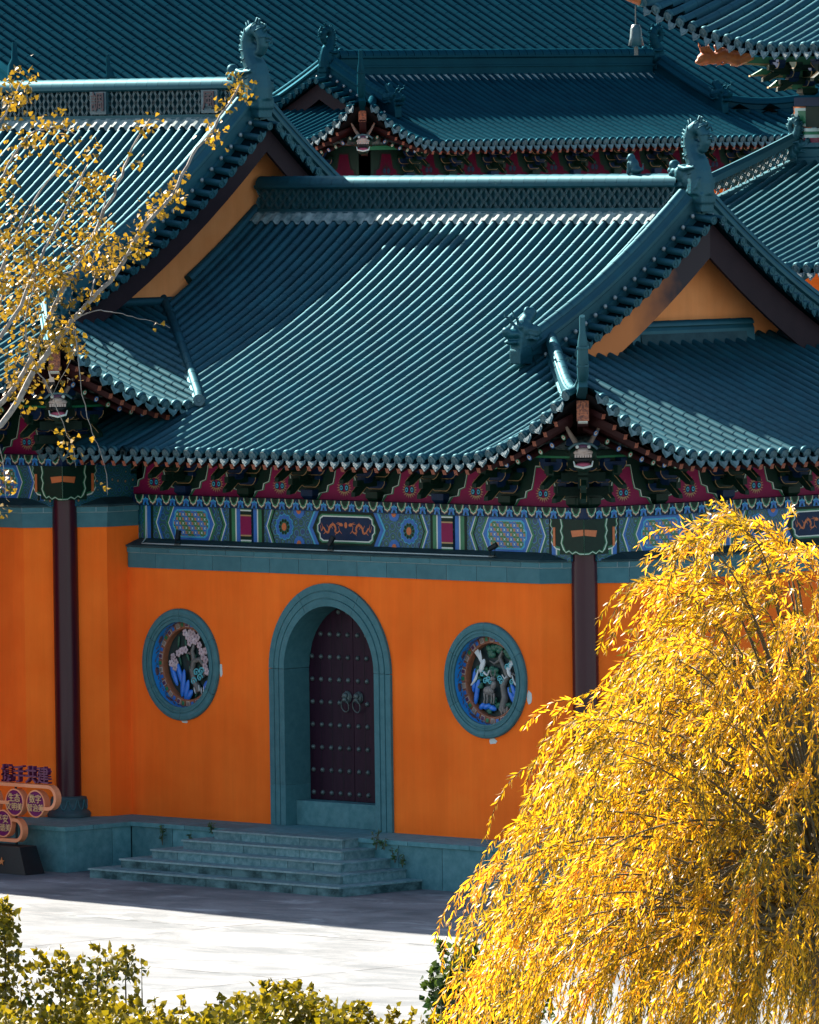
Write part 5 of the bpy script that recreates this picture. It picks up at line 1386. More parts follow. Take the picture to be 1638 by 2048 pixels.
steps = empty('stone_steps', (.17, -1.4, GZ), label='five worn granite steps widening on three sides below the arched door', cat='steps')
T_, RR = .36, .1485
sx0, sx1, sy = -1.339, 1.6875, -1.411
def sp(x, y, z): return (x-.17, y+1.4, z-GZ)
for i in range(5):
    z1 = -RR*i; z0 = -RR*(i+1) if i < 4 else GZ; x0, x1, y0 = sx0-T_*i, sx1+T_*i, sy-T_*i
    if i == 0: z1 -= .001
    q = MB(); q.span(sp(x0+.04, y0+.04, z0-.0), sp(x1-.04, PE-.05, z1-.03)); q.build('step_core', M['cap'], steps)
    # tread slabs with a slight nosing
    n = 2+i; X = [x0-.02+(x1-x0+.04)*k/n for k in range(n+1)]
    for k in range(n):
        q = MB(); q.span(sp(X[k]+.002, y0+.012, z1-.028), sp(X[k+1]-.002, y0+.42, z1)); ts = q.build('tread_slab', M['step'], steps, fix=False)
        q = MB(); q.span(sp(X[k]+.002, y0-.02, z1-.028), sp(X[k+1]-.002, y0+.012, z1)); q.build('worn_edge', M['nosing'], ts, fix=False)
    if i > 0 or True:
        for (xa_, xb_) in ((x0-.02, x0+.42), (x1-.42, x1+.02)):
            q = MB(); q.span(sp(xa_, y0+.424, z1-.028), sp(xb_, PE-.002, z1)); q.build('tread_slab', M['step'], steps, fix=False)
    # riser stones
    x = x0
    while x < x1-.01:
        e = min(x1, x+random.uniform(.55, .8)); e = x1 if x1-e < .3 else e
        q = MB(); q.span(sp(x+.006, y0+random.uniform(0, .004), z0), sp(e-.006, y0+.06, z1-.03)); q.build('riser_stone', M['step_r' if i > 2 else 'step'], steps, fix=False); x = e
    y = y0+.062
    while y < PE-.06:
        e = min(PE, y+random.uniform(.6, .9)); e = PE if PE-e < .3 else e
        for xx in (x1-.06, x0):
            q = MB(); q.span(sp(xx, y+.003, z0), sp(xx+.06, e-.003, z1-.03)); q.build('riser_stone', M['step_r' if i > 3 else 'step'], steps, fix=False)
        y = e
    if i == 0:
        q = MB(); q.span(sp(x0+.40, y0+.42, z1-.03), sp(x1-.40, PE+.01, z1-.002)); q.build('tread_slab', M['step'], steps, fix=False)

# ================================================================ halls behind
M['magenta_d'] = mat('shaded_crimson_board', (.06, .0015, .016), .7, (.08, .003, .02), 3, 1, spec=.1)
def hB(d): return .30*d+.030*d*d
def hB2(d): return .28*d+.02*d*d
rear = empty('rear_hall', (-44.96, 43.92, GZ), R(90), label='hall behind the gate hall with plain tiled ridge between two beasts', cat='building')
RZ = 10.87-GZ
broof = part_empty('roof', rear)
rB = Roof(rear, 0.0, 4.0, RZ, hB, hB2, 0, 16.7, {-1: (2.75, 3.0, 0.0), 1: (13.95, 13.7, 16.7)}, sp=.25, r=.078, tl=.34, lift=1.12, span=2.6, T='tile_far', nind=300)
rB.bargew = .4; rB.barge_low = 2.2
rB.front_slope(arange(.1, 16.6, .25)); rB.front_slope(arange(.1, 16.6, .5), None, True, 3.0)
rB.side_slope(arange(.1, 7.9, .25), -1); rB.side_slope(arange(.1, 7.9, .5), 1, None, 2.0)
rB.finish(broof)
rB.main_ridge(broof, 3.0, 13.7, .34, True)
rB.verge(broof, -1, 1.95); rB.verge(broof, 1, 1.95)
for sd in (-1, 1):
    rB.hip(broof, sd, True, hornscale=.95); rB.hip(broof, sd, False, hornscale=.95)
    x = 2.75 if sd < 0 else 13.95
    ridge_dragon(broof, (x, 4.0, RZ+hB(4)+.18), sd, M['tile_far'], .82)
    ridge_beast(broof, (x, 1.75, RZ+hB(1.9)+.36), 0, M['tile_far'], .9)
def back_of_eaves(root, x0, x1, y, z0, side_y1, sd_left=True):
    """crimson boards and bracket sets under the rear hall's eaves, in its own frame"""
    b = MB(); b.span((x0, y, z0-.4), (x1, y+.2, z0+.8)); b.span((x0, y, z0-.4), (x0+.2, side_y1, z0+.8)); b.build('bracket_back_board', M['dgreen'], root)
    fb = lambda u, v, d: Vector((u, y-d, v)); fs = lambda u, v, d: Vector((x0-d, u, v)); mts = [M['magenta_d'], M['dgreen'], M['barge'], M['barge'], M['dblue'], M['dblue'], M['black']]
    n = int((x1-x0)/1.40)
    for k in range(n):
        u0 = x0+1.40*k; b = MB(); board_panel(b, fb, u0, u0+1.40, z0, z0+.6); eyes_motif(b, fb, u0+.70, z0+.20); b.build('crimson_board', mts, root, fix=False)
        o = bpy.data.objects.new('bracket_set', BRK[k % 2]); col.objects.link(o); o.parent = root; o.location = (u0+1.40, y, z0); o.scale = (.9, .9, .9)
    for k in range(int((side_y1-y)/1.4)):
        u0 = y+1.40*k; b = MB(); board_panel(b, fs, u0, u0+1.40, z0, z0+.6); b.build('crimson_board', mts, root, fix=False)
        o = bpy.data.objects.new('bracket_set', BRK[k % 2]); col.objects.link(o); o.parent = root; o.location = (x0, u0+1.40, z0); o.rotation_euler = (0, 0, R(-90)); o.scale = (.9,)*3
    b = MB(); b.tube([(x0-.6, y-.55, z0+.92), (x1, y-.55, z0+.92)], .11, 10); b.tube([(x0-.55, y-.6, z0+.92), (x0-.55, side_y1, z0+.921)], .11, 10); b.build('eave_purlin', M['purlin'], root)
    b = MB(); b.span((x0-.6, y-.60, z0+.70), (x1, y-.50, z0+.80), 0); b.build('purlin_board', [M['green']], root)
back_of_eaves(rear, 1.45, 15.3, 1.45, RZ-.78, 6.5)
rafters(rear, rB, [(lambda d, x=x: rB.front(x, d)) for x in arange(.9, 15.8, .25)], 'f', 0, [rB.hip_dy(max(0, min(x, 16.7-x))) for x in arange(.9, 15.8, .25)])
rafters(rear, rB, [(lambda d, y=y: rB.side(y, d, -1)) for y in arange(.9, 3.5, .25)], 's', 0, [rB.hip_dx(y) for y in arange(.9, 3.5, .25)])
dragon_head(rear, (.55, .55, RZ+.10), R(-45), 1.0)
b = MB(); b.span((1.75, 1.75, .001), (15, 6.2, RZ+.2)); b.build('wall', M['plaster'], rear)
corner = MB(); corner.sweep([(1.45, 1.45, RZ-.1), (.75, .75, RZ+.32), (.30, .30, RZ+.72)], [(-.08, -.13), (.08, -.13), (.08, .13), (-.08, .13)]); cb = corner.build('corner_beam', M['woodred'], rear)
b = MB(); b.box((.28, .28, RZ+.74), (.18, .05, .30), Matrix.Rotation(R(-45), 3, 'Z')); b.build('carved_beam_end', M['rafterend2'], cb)

def hC(d): return .40*d+.0045*d*d
great = empty('great_hall', (-60.6, 45.0, GZ), R(90), label='great hall farthest back whose teal tiled roof fills the top', cat='building')
groof = part_empty('roof', great)
gz = 9.4-GZ
rC = Roof(great, 0.0, 20.0, gz, hC, hB2, 0, 60, {}, sp=.42, r=.115, tl=.52, lift=0, T='tile_far', nind=300, flare=0)
rC.front_slope(arange(-6, 56, .42)); rC.front_slope(arange(-6, 56, 2.1), None, True, 6.0)
rC.finish(groof, lambda p: 0 < ((p-CAMLOC).dot(rt)/(p-CAMLOC).dot(fw))*F_PX+819 < 1638 and -(p-CAMLOC).dot(up)/(p-CAMLOC).dot(fw)*F_PX+1024 < 260)
rC.main_ridge(groof, -6, 56, .5, True)
b = MB(); b.span((-4, 2.5, .001), (54, 37, gz+.3)); b.build('wall', M['plaster'], great)

# ---- octagonal tower at right: upper eave, red column, lower roof with a lattice hip
tower = empty('tower', (-10.09, 22.54, GZ), label='tower with upturned eave, red column and two tiers of roof at the right edge', cat='building')
tq = at(1630, 250, 165) - Vector((-10.09, 22.54, GZ))
tx, ty = tq.x, tq.y
def hT(d): return .36*d+.03*d*d
uroof = part_empty('upper_roof', tower); wroof = part_empty('lower_roof', tower)
uz = 12.68-GZ
rU = Roof(tower, ty-2.7, 4.5, uz, hT, hT, tx-1.6, tx+7, {}, sp=.27, r=.085, tl=.34, lift=0, T='tile', nind=120, flare=0)
XC = tx-1.55
def up_pf(x):
    t = max(0, (XC+3.4-x)/3.4)
    return lambda d: Vector((x, rU.ye+d-.35*t*t*max(0, 1-d/1.5), uz+hT(max(0, d))+.95*t*t))
uxs = arange(XC+.05, XC+8, .27); pfs = [up_pf(x) for x in uxs]
rg = [(0, min(4.4, max(.1, (x-XC)/.55))) for x in uxs]
for x, pf, q in zip(uxs, pfs, rg): rU.roll(pf, q[0], q[1], Vector((1, 0, 0)), None)
for i in range(len(uxs)-1):
    rU.bed([(pfs[i], pfs[i+1])], [(0, max(rg[i][1], rg[i+1][1]))]); rU.soffit([(pfs[i], pfs[i+1])], min(2.0, rg[i+1][1]))
    m_ = (pfs[i](-.03)+pfs[i+1](-.03))/2; rU.drips.append((m_, 0, (pfs[i+1](0).z-pfs[i](0).z)/.27))
rU.finish(uroof)
hp = [up_pf(XC+.55*d)(d)+Vector((-.05, 0, .05)) for d in [4.4*(1-i/10) for i in range(11)]]
b = MB(); b.sweep(hp, [(-.11, -.12), (.11, -.12), (.10, .12), (.05, .26), (-.05, .26), (-.10, .12)]); b.build('hip_ridge', M['tile'], uroof)
b = MB(); b.tube([hp[-1]+Vector((0, .1, .0)), hp[-1]+Vector((-.10, -.25, .10)), hp[-1]+Vector((-.18, -.5, .40))], [.13, .10, .05], 8); b.build('hip_horn', M['ochre'], uroof)
# bell hanging from the tip
bp = hp[-1]+Vector((.02, -.12, -.10))
bell = empty('wind_bell', Vector((-10.09, 22.54, GZ))+bp+Vector((0, 0, -.75)), label='small bronze wind bell hanging from the tower eave tip', cat='bell')
b = MB(); b.lathe([(0, .40), (.07, .39), (.10, .32), (.115, .15), (.15, .0), (.135, .0)], (0, 0, 0), 14); b.build('bell_body', M['lattice'], bell)
b = MB(); b.tube([(0, 0, .38), (0, 0, .75)], .012, 6); b.build('chain', M['iron'], bell)
b = MB(); b.box((0, 0, -.10), (.10, .01, .16)); b.tube([(0, 0, .0), (0, 0, -.06)], .006, 5); b.build('clapper', M['iron'], bell)
# brackets, beam, column, carved orange dragon
for k in range(5):
    o = bpy.data.objects.new('bracket_set', BRK[1]); col.objects.link(o); o.parent = tower; o.location = (tx+.0+k*1.0, ty-.2, uz-.82); o.scale = (1, 1.15, .85)
    o.rotation_euler = (0, 0, R(-22 if k == 0 else 0))
for k in range(3):
    b = MB(); L = 1.6-.35*k; z_ = uz-.18-.22*k
    b.prism([(0, .09), (-L*.8, .09), (-L, -.05), (-L*.82, -.04), (-L*.6, -.09), (0, -.09)], lambda u, v, d: Vector((tx+u*.55-d*.84, ty+u*.84+d*.55, z_+v)), -.06, .06, 0)
    b.prism([(-L*.5, -.075), (-L*.82, -.05), (-L, -.06), (-L, -.03), (-L*.82, -.02), (-L*.5, -.045)], lambda u, v, d: Vector((tx+u*.55-d*.84, ty+u*.84+d*.55, z_+v)), -.066, .066, 1)
    b.build('projecting_bracket', [M['green'], M['gold']], tower)
b = MB(); b.span((tx-.3, ty-.25, uz-1.02), (tx+6, ty+.1, uz-.86), 0); b.build('plate_beam', [M['dblue']], tower)
b = MB(); b.span((tx-.05, ty-.2, uz-1.42), (tx+6, ty+.1, uz-1.03)); b.build('tie_beam', M['dgreen'], tower)
b = MB(); pts = [(-.42, 0), (-.40, -.1), (-.45, -.16), (-.38, -.24), (-.42, -.34), (-.30, -.40), (-.05, -.40), (-.05, 0)]
for g, m_, d in ((1.0, 1, 0), (.86, 0, .02), (.6, 2, .03)): b.prism([(-.05+(u+.05)*g, uz-1.03-.2+(v+.2)*g) for u, v in pts], lambda u, v, d_: Vector((tx+u, ty-.14-d_, v)), d+.01, -.1, m_)
b.build('carved_wing', [M['white'], M['ochre'], M['green']], tower)
b = MB(); b.lathe([(.22, uz-3.6), (.22, uz-1.62)], (tx, ty, 0), 20, 0); b.lathe([(.225, uz-1.62), (.225, uz-1.44)], (tx, ty, 0), 20, 1); b.lathe([(.228, uz-1.56), (.228, uz-1.50)], (tx, ty, 0), 20, 2); b.build('column', [M['redcol'], M['white'], M['green']], tower)
b = MB(); b.span((tx+.3, ty+.4, uz-3.6), (tx+6, ty+6, uz+.2)); b.build('upper_wall', M['woodred'], tower)
b = MB(); b.span((tx-.5, ty+.6, .001), (tx+6.5, ty+7, uz-3.4)); b.build('lower_wall', M['plaster'], tower)
dr = MB()
c0 = Vector((tx-.86, ty-1.5, uz-.02)); dvx = Vector((.50, .86, 0))
dr.tube([c0+dvx*.5, c0+dvx*.2+Vector((0, 0, -.12)), c0-dvx*.05+Vector((0, 0, -.02)), c0-dvx*.3+Vector((0, 0, -.12))], [.13, .14, .12, .10], 8); dr.ell(c0-dvx*.42+Vector((0, 0, -.08)), (.13, .16, .10)); dr.ell(c0-dvx*.52+Vector((0, 0, -.15)), (.08, .10, .05))
for k in range(9):
    q = c0-dvx*(.45-.1*k)+Vector((0, 0, .0)); dr.tube([q, q+Vector((-.05, -.05, .16-.03*(k % 3))), q+Vector((-.02, -.12, .24-.1*(k % 2)))], [.035, .025, .006], 5); dr.tube([q, q+Vector((.04, .02, -.18)), q+Vector((-.08, -.05, -.28+.05*(k % 3)))], [.035, .025, .006], 5)
fuse(dr, .025, 'carved_orange_dragon', M['orange_d'], tower)
# lower roof: front face of an octagon, rolls starting at the wall band and at the hip
wz = at(1603, 330, 165).z-GZ; S = 4.6
def hW(s_): return .50*s_-.02*s_*s_
Tx, Ty = tx-.30, ty-.25
rW = Roof(tower, Ty-S, S, wz-hW(S), lambda d: hW(S)-hW(S-d), hT, tx-2.5, tx+7, {}, sp=.27, r=.082, tl=.32, lift=0, T='tile', nind=150, flare=0)
wxs = arange(Tx-1.85, Tx+6, .27); prev = None
def w_pf(x): return lambda d: Vector((x, Ty-S+d, wz-hW(S-d)))
for x in wxs:
    top = S-max(0, (Tx-x)/.414)
    if top < .1: continue
    rW.roll(w_pf(x), 0, top, Vector((1, 0, 0)), None)
    if prev is not None:
        rW.bed([(w_pf(prev[0]), w_pf(x))], [(0, max(prev[1], top))]); rW.drips.append(((w_pf(prev[0])(-.03)+w_pf(x)(-.03))/2, 0, 0))
    prev = (x, top)
rW.finish(wroof)
hl = [Vector((Tx-.414*s_, Ty-s_, wz-hW(s_)+.03)) for s_ in [S*i/10 for i in range(11)]]
b = MB(); b.sweep(hl, [(-.12, -.10), (.12, -.10), (.12, .10), (-.12, .10)]); b.build('hip_ridge_base', M['tile'], wroof)
b = MB(); b.sweep([p+Vector((0, 0, .44)) for p in hl], [(-.10, -.05), (.10, -.05), (.09, .06), (.04, .14), (-.04, .14), (-.09, .06)]); b.build('hip_ridge_cap', M['tile'], wroof)
b = MB()
L_ = (hl[-1]-hl[0]).length; n = int(L_/.16); t_ = (hl[-1]-hl[0]).normalized()
for k in range(n):
    for rw in range(4):
        c = hl[0].lerp(hl[-1], (k+.5*(rw % 2))/n)+Vector((0, 0, .12+.08*rw))
        a = [(.085*q[0], .085*q[1]) for q in ((-1, 0), (-.45, .9), (.45, .9), (1, 0), (.45, -.9), (-.45, -.9))]
        for i in range(6):
            u0, v0 = a[i]; u1, v1 = a[(i+1) % 6]
            if abs(v0+v1) > .15 and rw in (0, 3) and (v0+v1)*(rw-1.5) > 0: continue
            b.tube([c+t_*u0+Vector((0, 0, v0)), c+t_*u1+Vector((0, 0, v1))], .013, 4, caps=False)
b.build('hip_lattice', M['lattice'], wroof, fix=False)
ridge_dragon(wroof, hl[0]+Vector((.02, .02, .10)), -1, M['tile'], .62)
b = MB(); b.sweep([(Tx, Ty+.05, wz+.08), (Tx+6, Ty+.05, wz+.08)], [(-.12, -.12), (.12, -.12), (.12, .05), (.08, .08), (.08, .22), (.12, .26), (.06, .34), (-.12, .34)]); b.build('wall_band_ridge', M['tile'], wroof)
# upturned hip end low at the right
hq = at(1592, 556, 160)-Vector((-10.09, 22.54, GZ))
b = MB(); b.tube([hq, hq+Vector((.15, .1, .10)), hq+Vector((.38, .22, .42)), hq+Vector((.46, .26, .78))], [.11, .12, .10, .03], 8, flat=.7); b.build('hip_horn', M['tile'], wroof)
# small lion on the gate hall ridge
b = MB(); lp = Vector((1.35, 5.8, 10.55))
for c, r_ in (((0, 0, .14), (.10, .08, .13)), ((-.06, 0, .28), (.07, .065, .07)), ((.06, 0, .07), (.11, .09, .07)), ((-.12, 0, .26), (.04, .04, .035))): b.ell(lp+Vector(c), r_)
for s_ in (-1, 1): b.tube([lp+Vector((-.07, s_*.05, .2)), lp+Vector((-.09, s_*.05, 0))], [.03, .03], 6)
b.tube([lp+Vector((.12, 0, .05)), lp+Vector((.2, 0, .08)), lp+Vector((.22, 0, .18))], [.03, .025, .01], 6)
fuse(b, .018, 'ridge_lion', M['tile'], mroof)
# roof corner of a pavilion behind the left hall
pav = empty('far_pavilion', at(24, 300, 190)*1.0, label='horned roof corner peeping over the left hall ridge', cat='building')
pz = pav.location.z; pav.location.z = GZ; b0 = at(30, 172, 190)-Vector(pav.location); b1 = at(62, 150, 189)-Vector(pav.location)
b = MB(); b.tube([b0+Vector((0, 0, -.5)), b0+Vector((0, 0, .05)), b0+Vector((0, 0, .45)), b0+Vector((0, 0, .60)), b0+Vector((0, 0, .95))], [.17, .18, .15, .07, .05], 10); b.build('hip_horn', M['tile_far'], pav)
e1 = at(80, 205, 192)-Vector(pav.location); e0 = at(-120, 30, 200)-Vector(pav.location); e2 = at(-60, 260, 185)-Vector(pav.location)
b = MB(); b.sweep([e0, (e0+e1)/2+Vector((0, 0, -.1)), e1], [(-.12, -.1), (.12, -.1), (.1, .15), (-.1, .15)]); b.build('hip_ridge', M['tile_far'], pav)
b = MB(); b.add([e0, e1, e2, e0+Vector((0, 0, -4)), e1+Vector((0, 0, -3)), e2+Vector((0, 0, -3))], [(0, 1, 2), (0, 3, 4, 1), (1, 4, 5, 2)]); b.build('roof_slope', M['tile_far'], pav)
hw_ = b1.z-4; b = MB(); c = (e0+e1+e2)/3; b.span((c.x-1, c.y-1, .001), (c.x+1, c.y+1, c.z-1.6)); b.build('wall', M['plaster'], pav)

# ================================================================ small things on the hall
def on_y(px, py, y):
    d = fw+rt*((px-819)/F_PX)-up*((py-1024)/F_PX); return CAMLOC+d*((y-CAMLOC.y)/d.y)
names = ('leftmost of three small floodlights on the wall cap, above the plum blossom window', 'small black floodlight on the wall cap above the arched door', 'rightmost small black floodlight on the wall cap, above the deer window')
for (px, py, tl_), nm in zip(((356, 1085, -8), (662, 1101, 22), (985, 1116, 60)), names):
    p = on_y(px, py, -.02); f_ = empty('floodlight', (p.x, -.02, 4.128+.40), label=nm, cat='floodlight', group='floodlights on the wall cap'); f_.scale = (.8, .8, .8)
    b = MB(); rot = Matrix.Rotation(R(tl_), 3, 'Y') @ Matrix.Rotation(R(-20), 3, 'X'); b.lathe([(0, -.09), (.05, -.09), (.058, .10), (.062, .11), (.05, .10), (0, .095)], (0, 0, .19), 14, None, False, rot); b.build('lamp_body', M['black'], f_)
    b = MB(); b.tube([(-.07, 0, .18), (-.07, 0, .03), (.07, 0, .03), (.07, 0, .18)], .012, 6); b.build('bracket', M['black'], f_)
    b = MB(); b.box((0, 0, .012), (.16, .07, .018)); b.box((.05, -.03, .02), (.03, .02, .02)); b.build('base_plate', M['iron'], f_)
cab = MB(); pts = []
for px, py in ((284, 1079), (330, 1083), (420, 1089), (520, 1095), (640, 1102), (760, 1107), (880, 1112), (985, 1117)):
    p = on_y(px, py, -.01); pts.append((p.x, -.01, 4.128+.405))
cab.tube([(pts[0][0]-.02, .10, 5.15), (pts[0][0]-.02, .10, 4.62)]+pts, .013, 6); tag(cab.build('cable', M['cable']), 'pale cable running along the wall cap between the floodlights', 'cable')

# ---- sign at lower left
M['peach'] = mat('peach_lacquer', (.66, .20, .08), .5, (.76, .28, .13), 5, 1)
M['violet'] = mat('violet_panel', (.13, .002, .075), .5, spec=.2)
M['gilt'] = mat('gilt_letters', (.62, .36, .16), .5)
M['violet_d'] = mat('violet_letters', (.095, .008, .055), .5)
sign = empty('slogan_sign', (-4.6, -2.95, GZ), label='peach framed sign with violet discs and characters on a black base', cat='sign')
def sg(x, z, y=0.0): return Vector((x+4.6, y, z-GZ))
def loop_tube(pts, nm):
    b = MB(); b.sweep([sg(x, z) for x, z in pts], [(-.055, -.018), (.055, -.018), (.055, .018), (-.055, .018)], upv=(0, 0, 1) if False else (0, 1, 0)); 
    return b
def frame_bar(pts, nm='frame_bar'):
    """flat bar, deep in y, following a path in the sign's plane"""
    b = MB(); N = len(pts); vs = []
    for i, (x, z) in enumerate(pts):
        a = pts[max(0, i-1)]; c = pts[min(N-1, i+1)]; dx, dz = c[0]-a[0], c[1]-a[1]; L = math.hypot(dx, dz); nx, nz = -dz/L*.028, dx/L*.028
        for s_, yy in ((1, -.06), (1, .06), (-1, .06), (-1, -.06)): vs.append(sg(x+nx*s_, z+nz*s_, yy))
    b.add(vs, [(i*4+k, i*4+(k+1) % 4, (i+1)*4+(k+1) % 4, (i+1)*4+k) for i in range(N-1) for k in range(4)]); b.add(vs[:4], [(0, 1, 2, 3)]); b.add(vs[-4:], [(3, 2, 1, 0)])
    b.build(nm, M['peach'], sign)
frame_bar([(-6.6, .70), (-3.60, .70)]+[(-3.60+.18*math.sin(a), .52+.18*math.cos(a)) for a in [PI*i/12 for i in range(1, 12)]]+[(-3.60, .34), (-3.80, .34)])
frame_bar([(-6.6, .40), (-4.55, .40)]); frame_bar([(-4.50, .12), (-4.42, .12)]+[(-4.42+.17*math.sin(a), -.05+.17*math.cos(a)) for a in [PI*i/12 for i in range(1, 12)]]+[(-4.42, -.22), (-6.6, -.22)])
for (cx, cz, t1, t2) in ((-4.42, .41, '生态', '文明美'), (-3.90, .41, '数字', '智治美'), (-4.72, .05, '平安', '和谐美'), (-5.05, .41, '', '')):
    d_ = part_empty('disc', sign); b = MB(); m3 = Matrix(((1, 0, 0), (0, 0, 1), (0, 1, 0)))
    b.lathe([(.228, -.06), (.228, .06), (0, .06)], sg(cx, cz), 28, 0, False, m3); b.lathe([(.228, -.06), (.205, -.062), (.205, -.05)], sg(cx, cz), 28, 0, False, m3); b.build('disc_rim', [M['peach']], d_)
    b = MB(); b.lathe([(.206, -.052), (0, -.052)], sg(cx, cz), 28, 0, False, m3); b.build('disc_face', [M['violet']], d_)
    for tx_, dz, sz in ((t1, .07, .15), (t2, -.075, .135)):
        if not tx_: continue
        me = text_mesh(tx_, sz, .006, .0005); me.materials.append(M['gilt']); o = link(bpy.data.objects.new('disc_text', me), d_); o.location = sg(cx, cz+dz, -.062); o.rotation_euler = (R(90), 0, 0)
for i, ch in enumerate('携手共建'):
    me = text_mesh(ch, .30, .04, .004); me.materials.append(M['violet_d']); o = link(bpy.data.objects.new('top_letter', me), sign); o.location = sg(-4.62+i*.295, .86, 0); o.rotation_euler = (R(90), 0, 0)
b = MB()
for yy in (-.28, .12): pass
F4 = [(-6.7, -.30), (-4.12, -.30), (-3.92, -.748), (-6.7, -.748)]
vs = [sg(x, z, -.28+(.0 if z < -.5 else .05)) for x, z in F4]+[sg(x, z, .14) for x, z in F4]
b.add(vs, [(0, 1, 2, 3), (4, 7, 6, 5), (0, 4, 5, 1), (1, 5, 6, 2), (2, 6, 7, 3), (3, 7, 4, 0)]); b.build('sign_base', M['black'], sign)
M['orange_l'] = mat('orange_letters', (.55, .16, .03), .5)
for tx_, x in (('约', -4.93), ('★', -4.71), ('★', -4.52)):
    me = text_mesh(tx_, .15, .004, .002); me.materials.append(M['orange_l']); o = link(bpy.data.objects.new('base_text', me), sign); o.location = sg(x, -.56, -.272); o.rotation_euler = (R(84), 0, 0)
for x in (-6.3, -5.4, -4.5):
    b = MB(); b.tube([sg(x, -.32, .05), sg(x, .70, .05)], .02, 8); b.build('support_post', M['black'], sign)

# ---- unseen pavilion added at left so that its edge shades the forecourt
shade_block = empty('shade_pavilion', (-9.4, -4.0, GZ), label='tall narrow orange pavilion out of view at left, added to shade the forecourt', cat='building')
b = MB(); b.span((-2.9, -.93, .001), (2.9, 1.06, 13.4)); b.build('wall', M['plaster'], shade_block)
b = MB(); b.span((-2.95, -.96, 8.6), (2.95, 1.55, 13.38)); b.build('shade_overhang', M['woodred'], shade_block)  # overhang added to widen the shade on the forecourt
b = MB(); b.span((-3.0, -1.0, 8.2), (3.0, 1.1, 8.55)); b.build('wall_band', M['band'], shade_block)
for k in range(9):
    q = MB(); q.span((2.951, -.7+.26*k, 9.0), (2.98, -.50+.26*k, 12.6)); q.build('lattice_bar', M['dgreen'], shade_block)
b = MB(); b.sweep([(-3.3, .06, 13.4), (3.05, .06, 13.4)], [(-1.0, 0), (1.0, 0), (.75, .35), (.12, .95), (-.12, .95), (-.75, .35)]); b.build('roof', M['tile'], shade_block)

# ================================================================ plants
def unit(a): return a/np.maximum(1e-9, np.linalg.norm(a, axis=-1, keepdims=True))
def leaf_cloud(name, P, D, L, Wd, mat_, rnd, parent, shape='diamond', droop=.0, side=None):
    """many small leaves: P base points, D directions"""
    N = len(P); D = unit(D); rv = rng.normal(size=(N, 3)); S = unit(np.cross(D, rv)) if side is None else side; Nn = np.cross(D, S)
    L = L[:, None]; Wd = Wd[:, None]
    if shape == 'diamond': prof = [(0, 0, 0), (.38, .5, .06), (1, 0, -.05), (.38, -.5, .06)]; tri = [(0, 1, 3), (1, 2, 3)]
    elif shape == 'willow': prof = [(0, 0, 0), (.30, .5, .03), (.65, .38, .0), (1, 0, -.08), (.65, -.38, .0), (.30, -.5, .03)]; tri = [(0, 1, 5), (1, 2, 4), (1, 4, 5), (2, 3, 4)]
    elif shape == 'fan': prof = [(0, 0, 0), (.75, .55, .08), (1, .22, 0), (.86, 0, .03), (1, -.22, 0), (.75, -.55, .08)]; tri = [(0, 1, 2), (0, 2, 3), (0, 3, 4), (0, 4, 5)]
    else: prof = [(0, 0, 0), (.25, .45, .08), (.55, .32, .02), (1, 0, -.08), (.55, -.32, .02), (.25, -.45, .08)]; tri = [(0, 1, 2), (0, 2, 3), (0, 3, 4), (0, 4, 5)]
    V = np.stack([P+D*(a*L)+S*(b*Wd)+Nn*(c*L) for a, b, c in prof], 1); k = len(prof)
    T = (np.array(tri)[None]+(np.arange(N)*k)[:, None, None]).reshape(-1, 3)
    o = tri_mesh(name, V.reshape(-1, 3), T, mat_, None, np.repeat(rnd, k), parent); o['kind'] = 'stuff'; return o
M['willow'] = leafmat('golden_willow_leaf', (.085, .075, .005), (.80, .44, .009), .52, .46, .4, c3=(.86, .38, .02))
M['ginkgo'] = leafmat('golden_ginkgo_leaf', (.06, .05, .004), (.40, .225, .008), .34, .5, .35)
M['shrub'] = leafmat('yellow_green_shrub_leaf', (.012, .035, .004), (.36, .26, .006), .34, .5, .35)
M['shrub_d'] = leafmat('green_shrub_leaf', (.01, .035, .008), (.08, .12, .012), .32, .5, .35)
M['twig'] = mat('willow_twig', (.05, .038, .015), .8, (.09, .07, .03), 8, 1)
M['gbark'] = mat('pale_grey_bark', (.14, .13, .115), .8, (.27, .26, .235), 9, 1.5, .4, 40, spec=.2)
M['weed'] = leafmat('weed_leaf', (.015, .06, .015), (.06, .14, .03), .3)

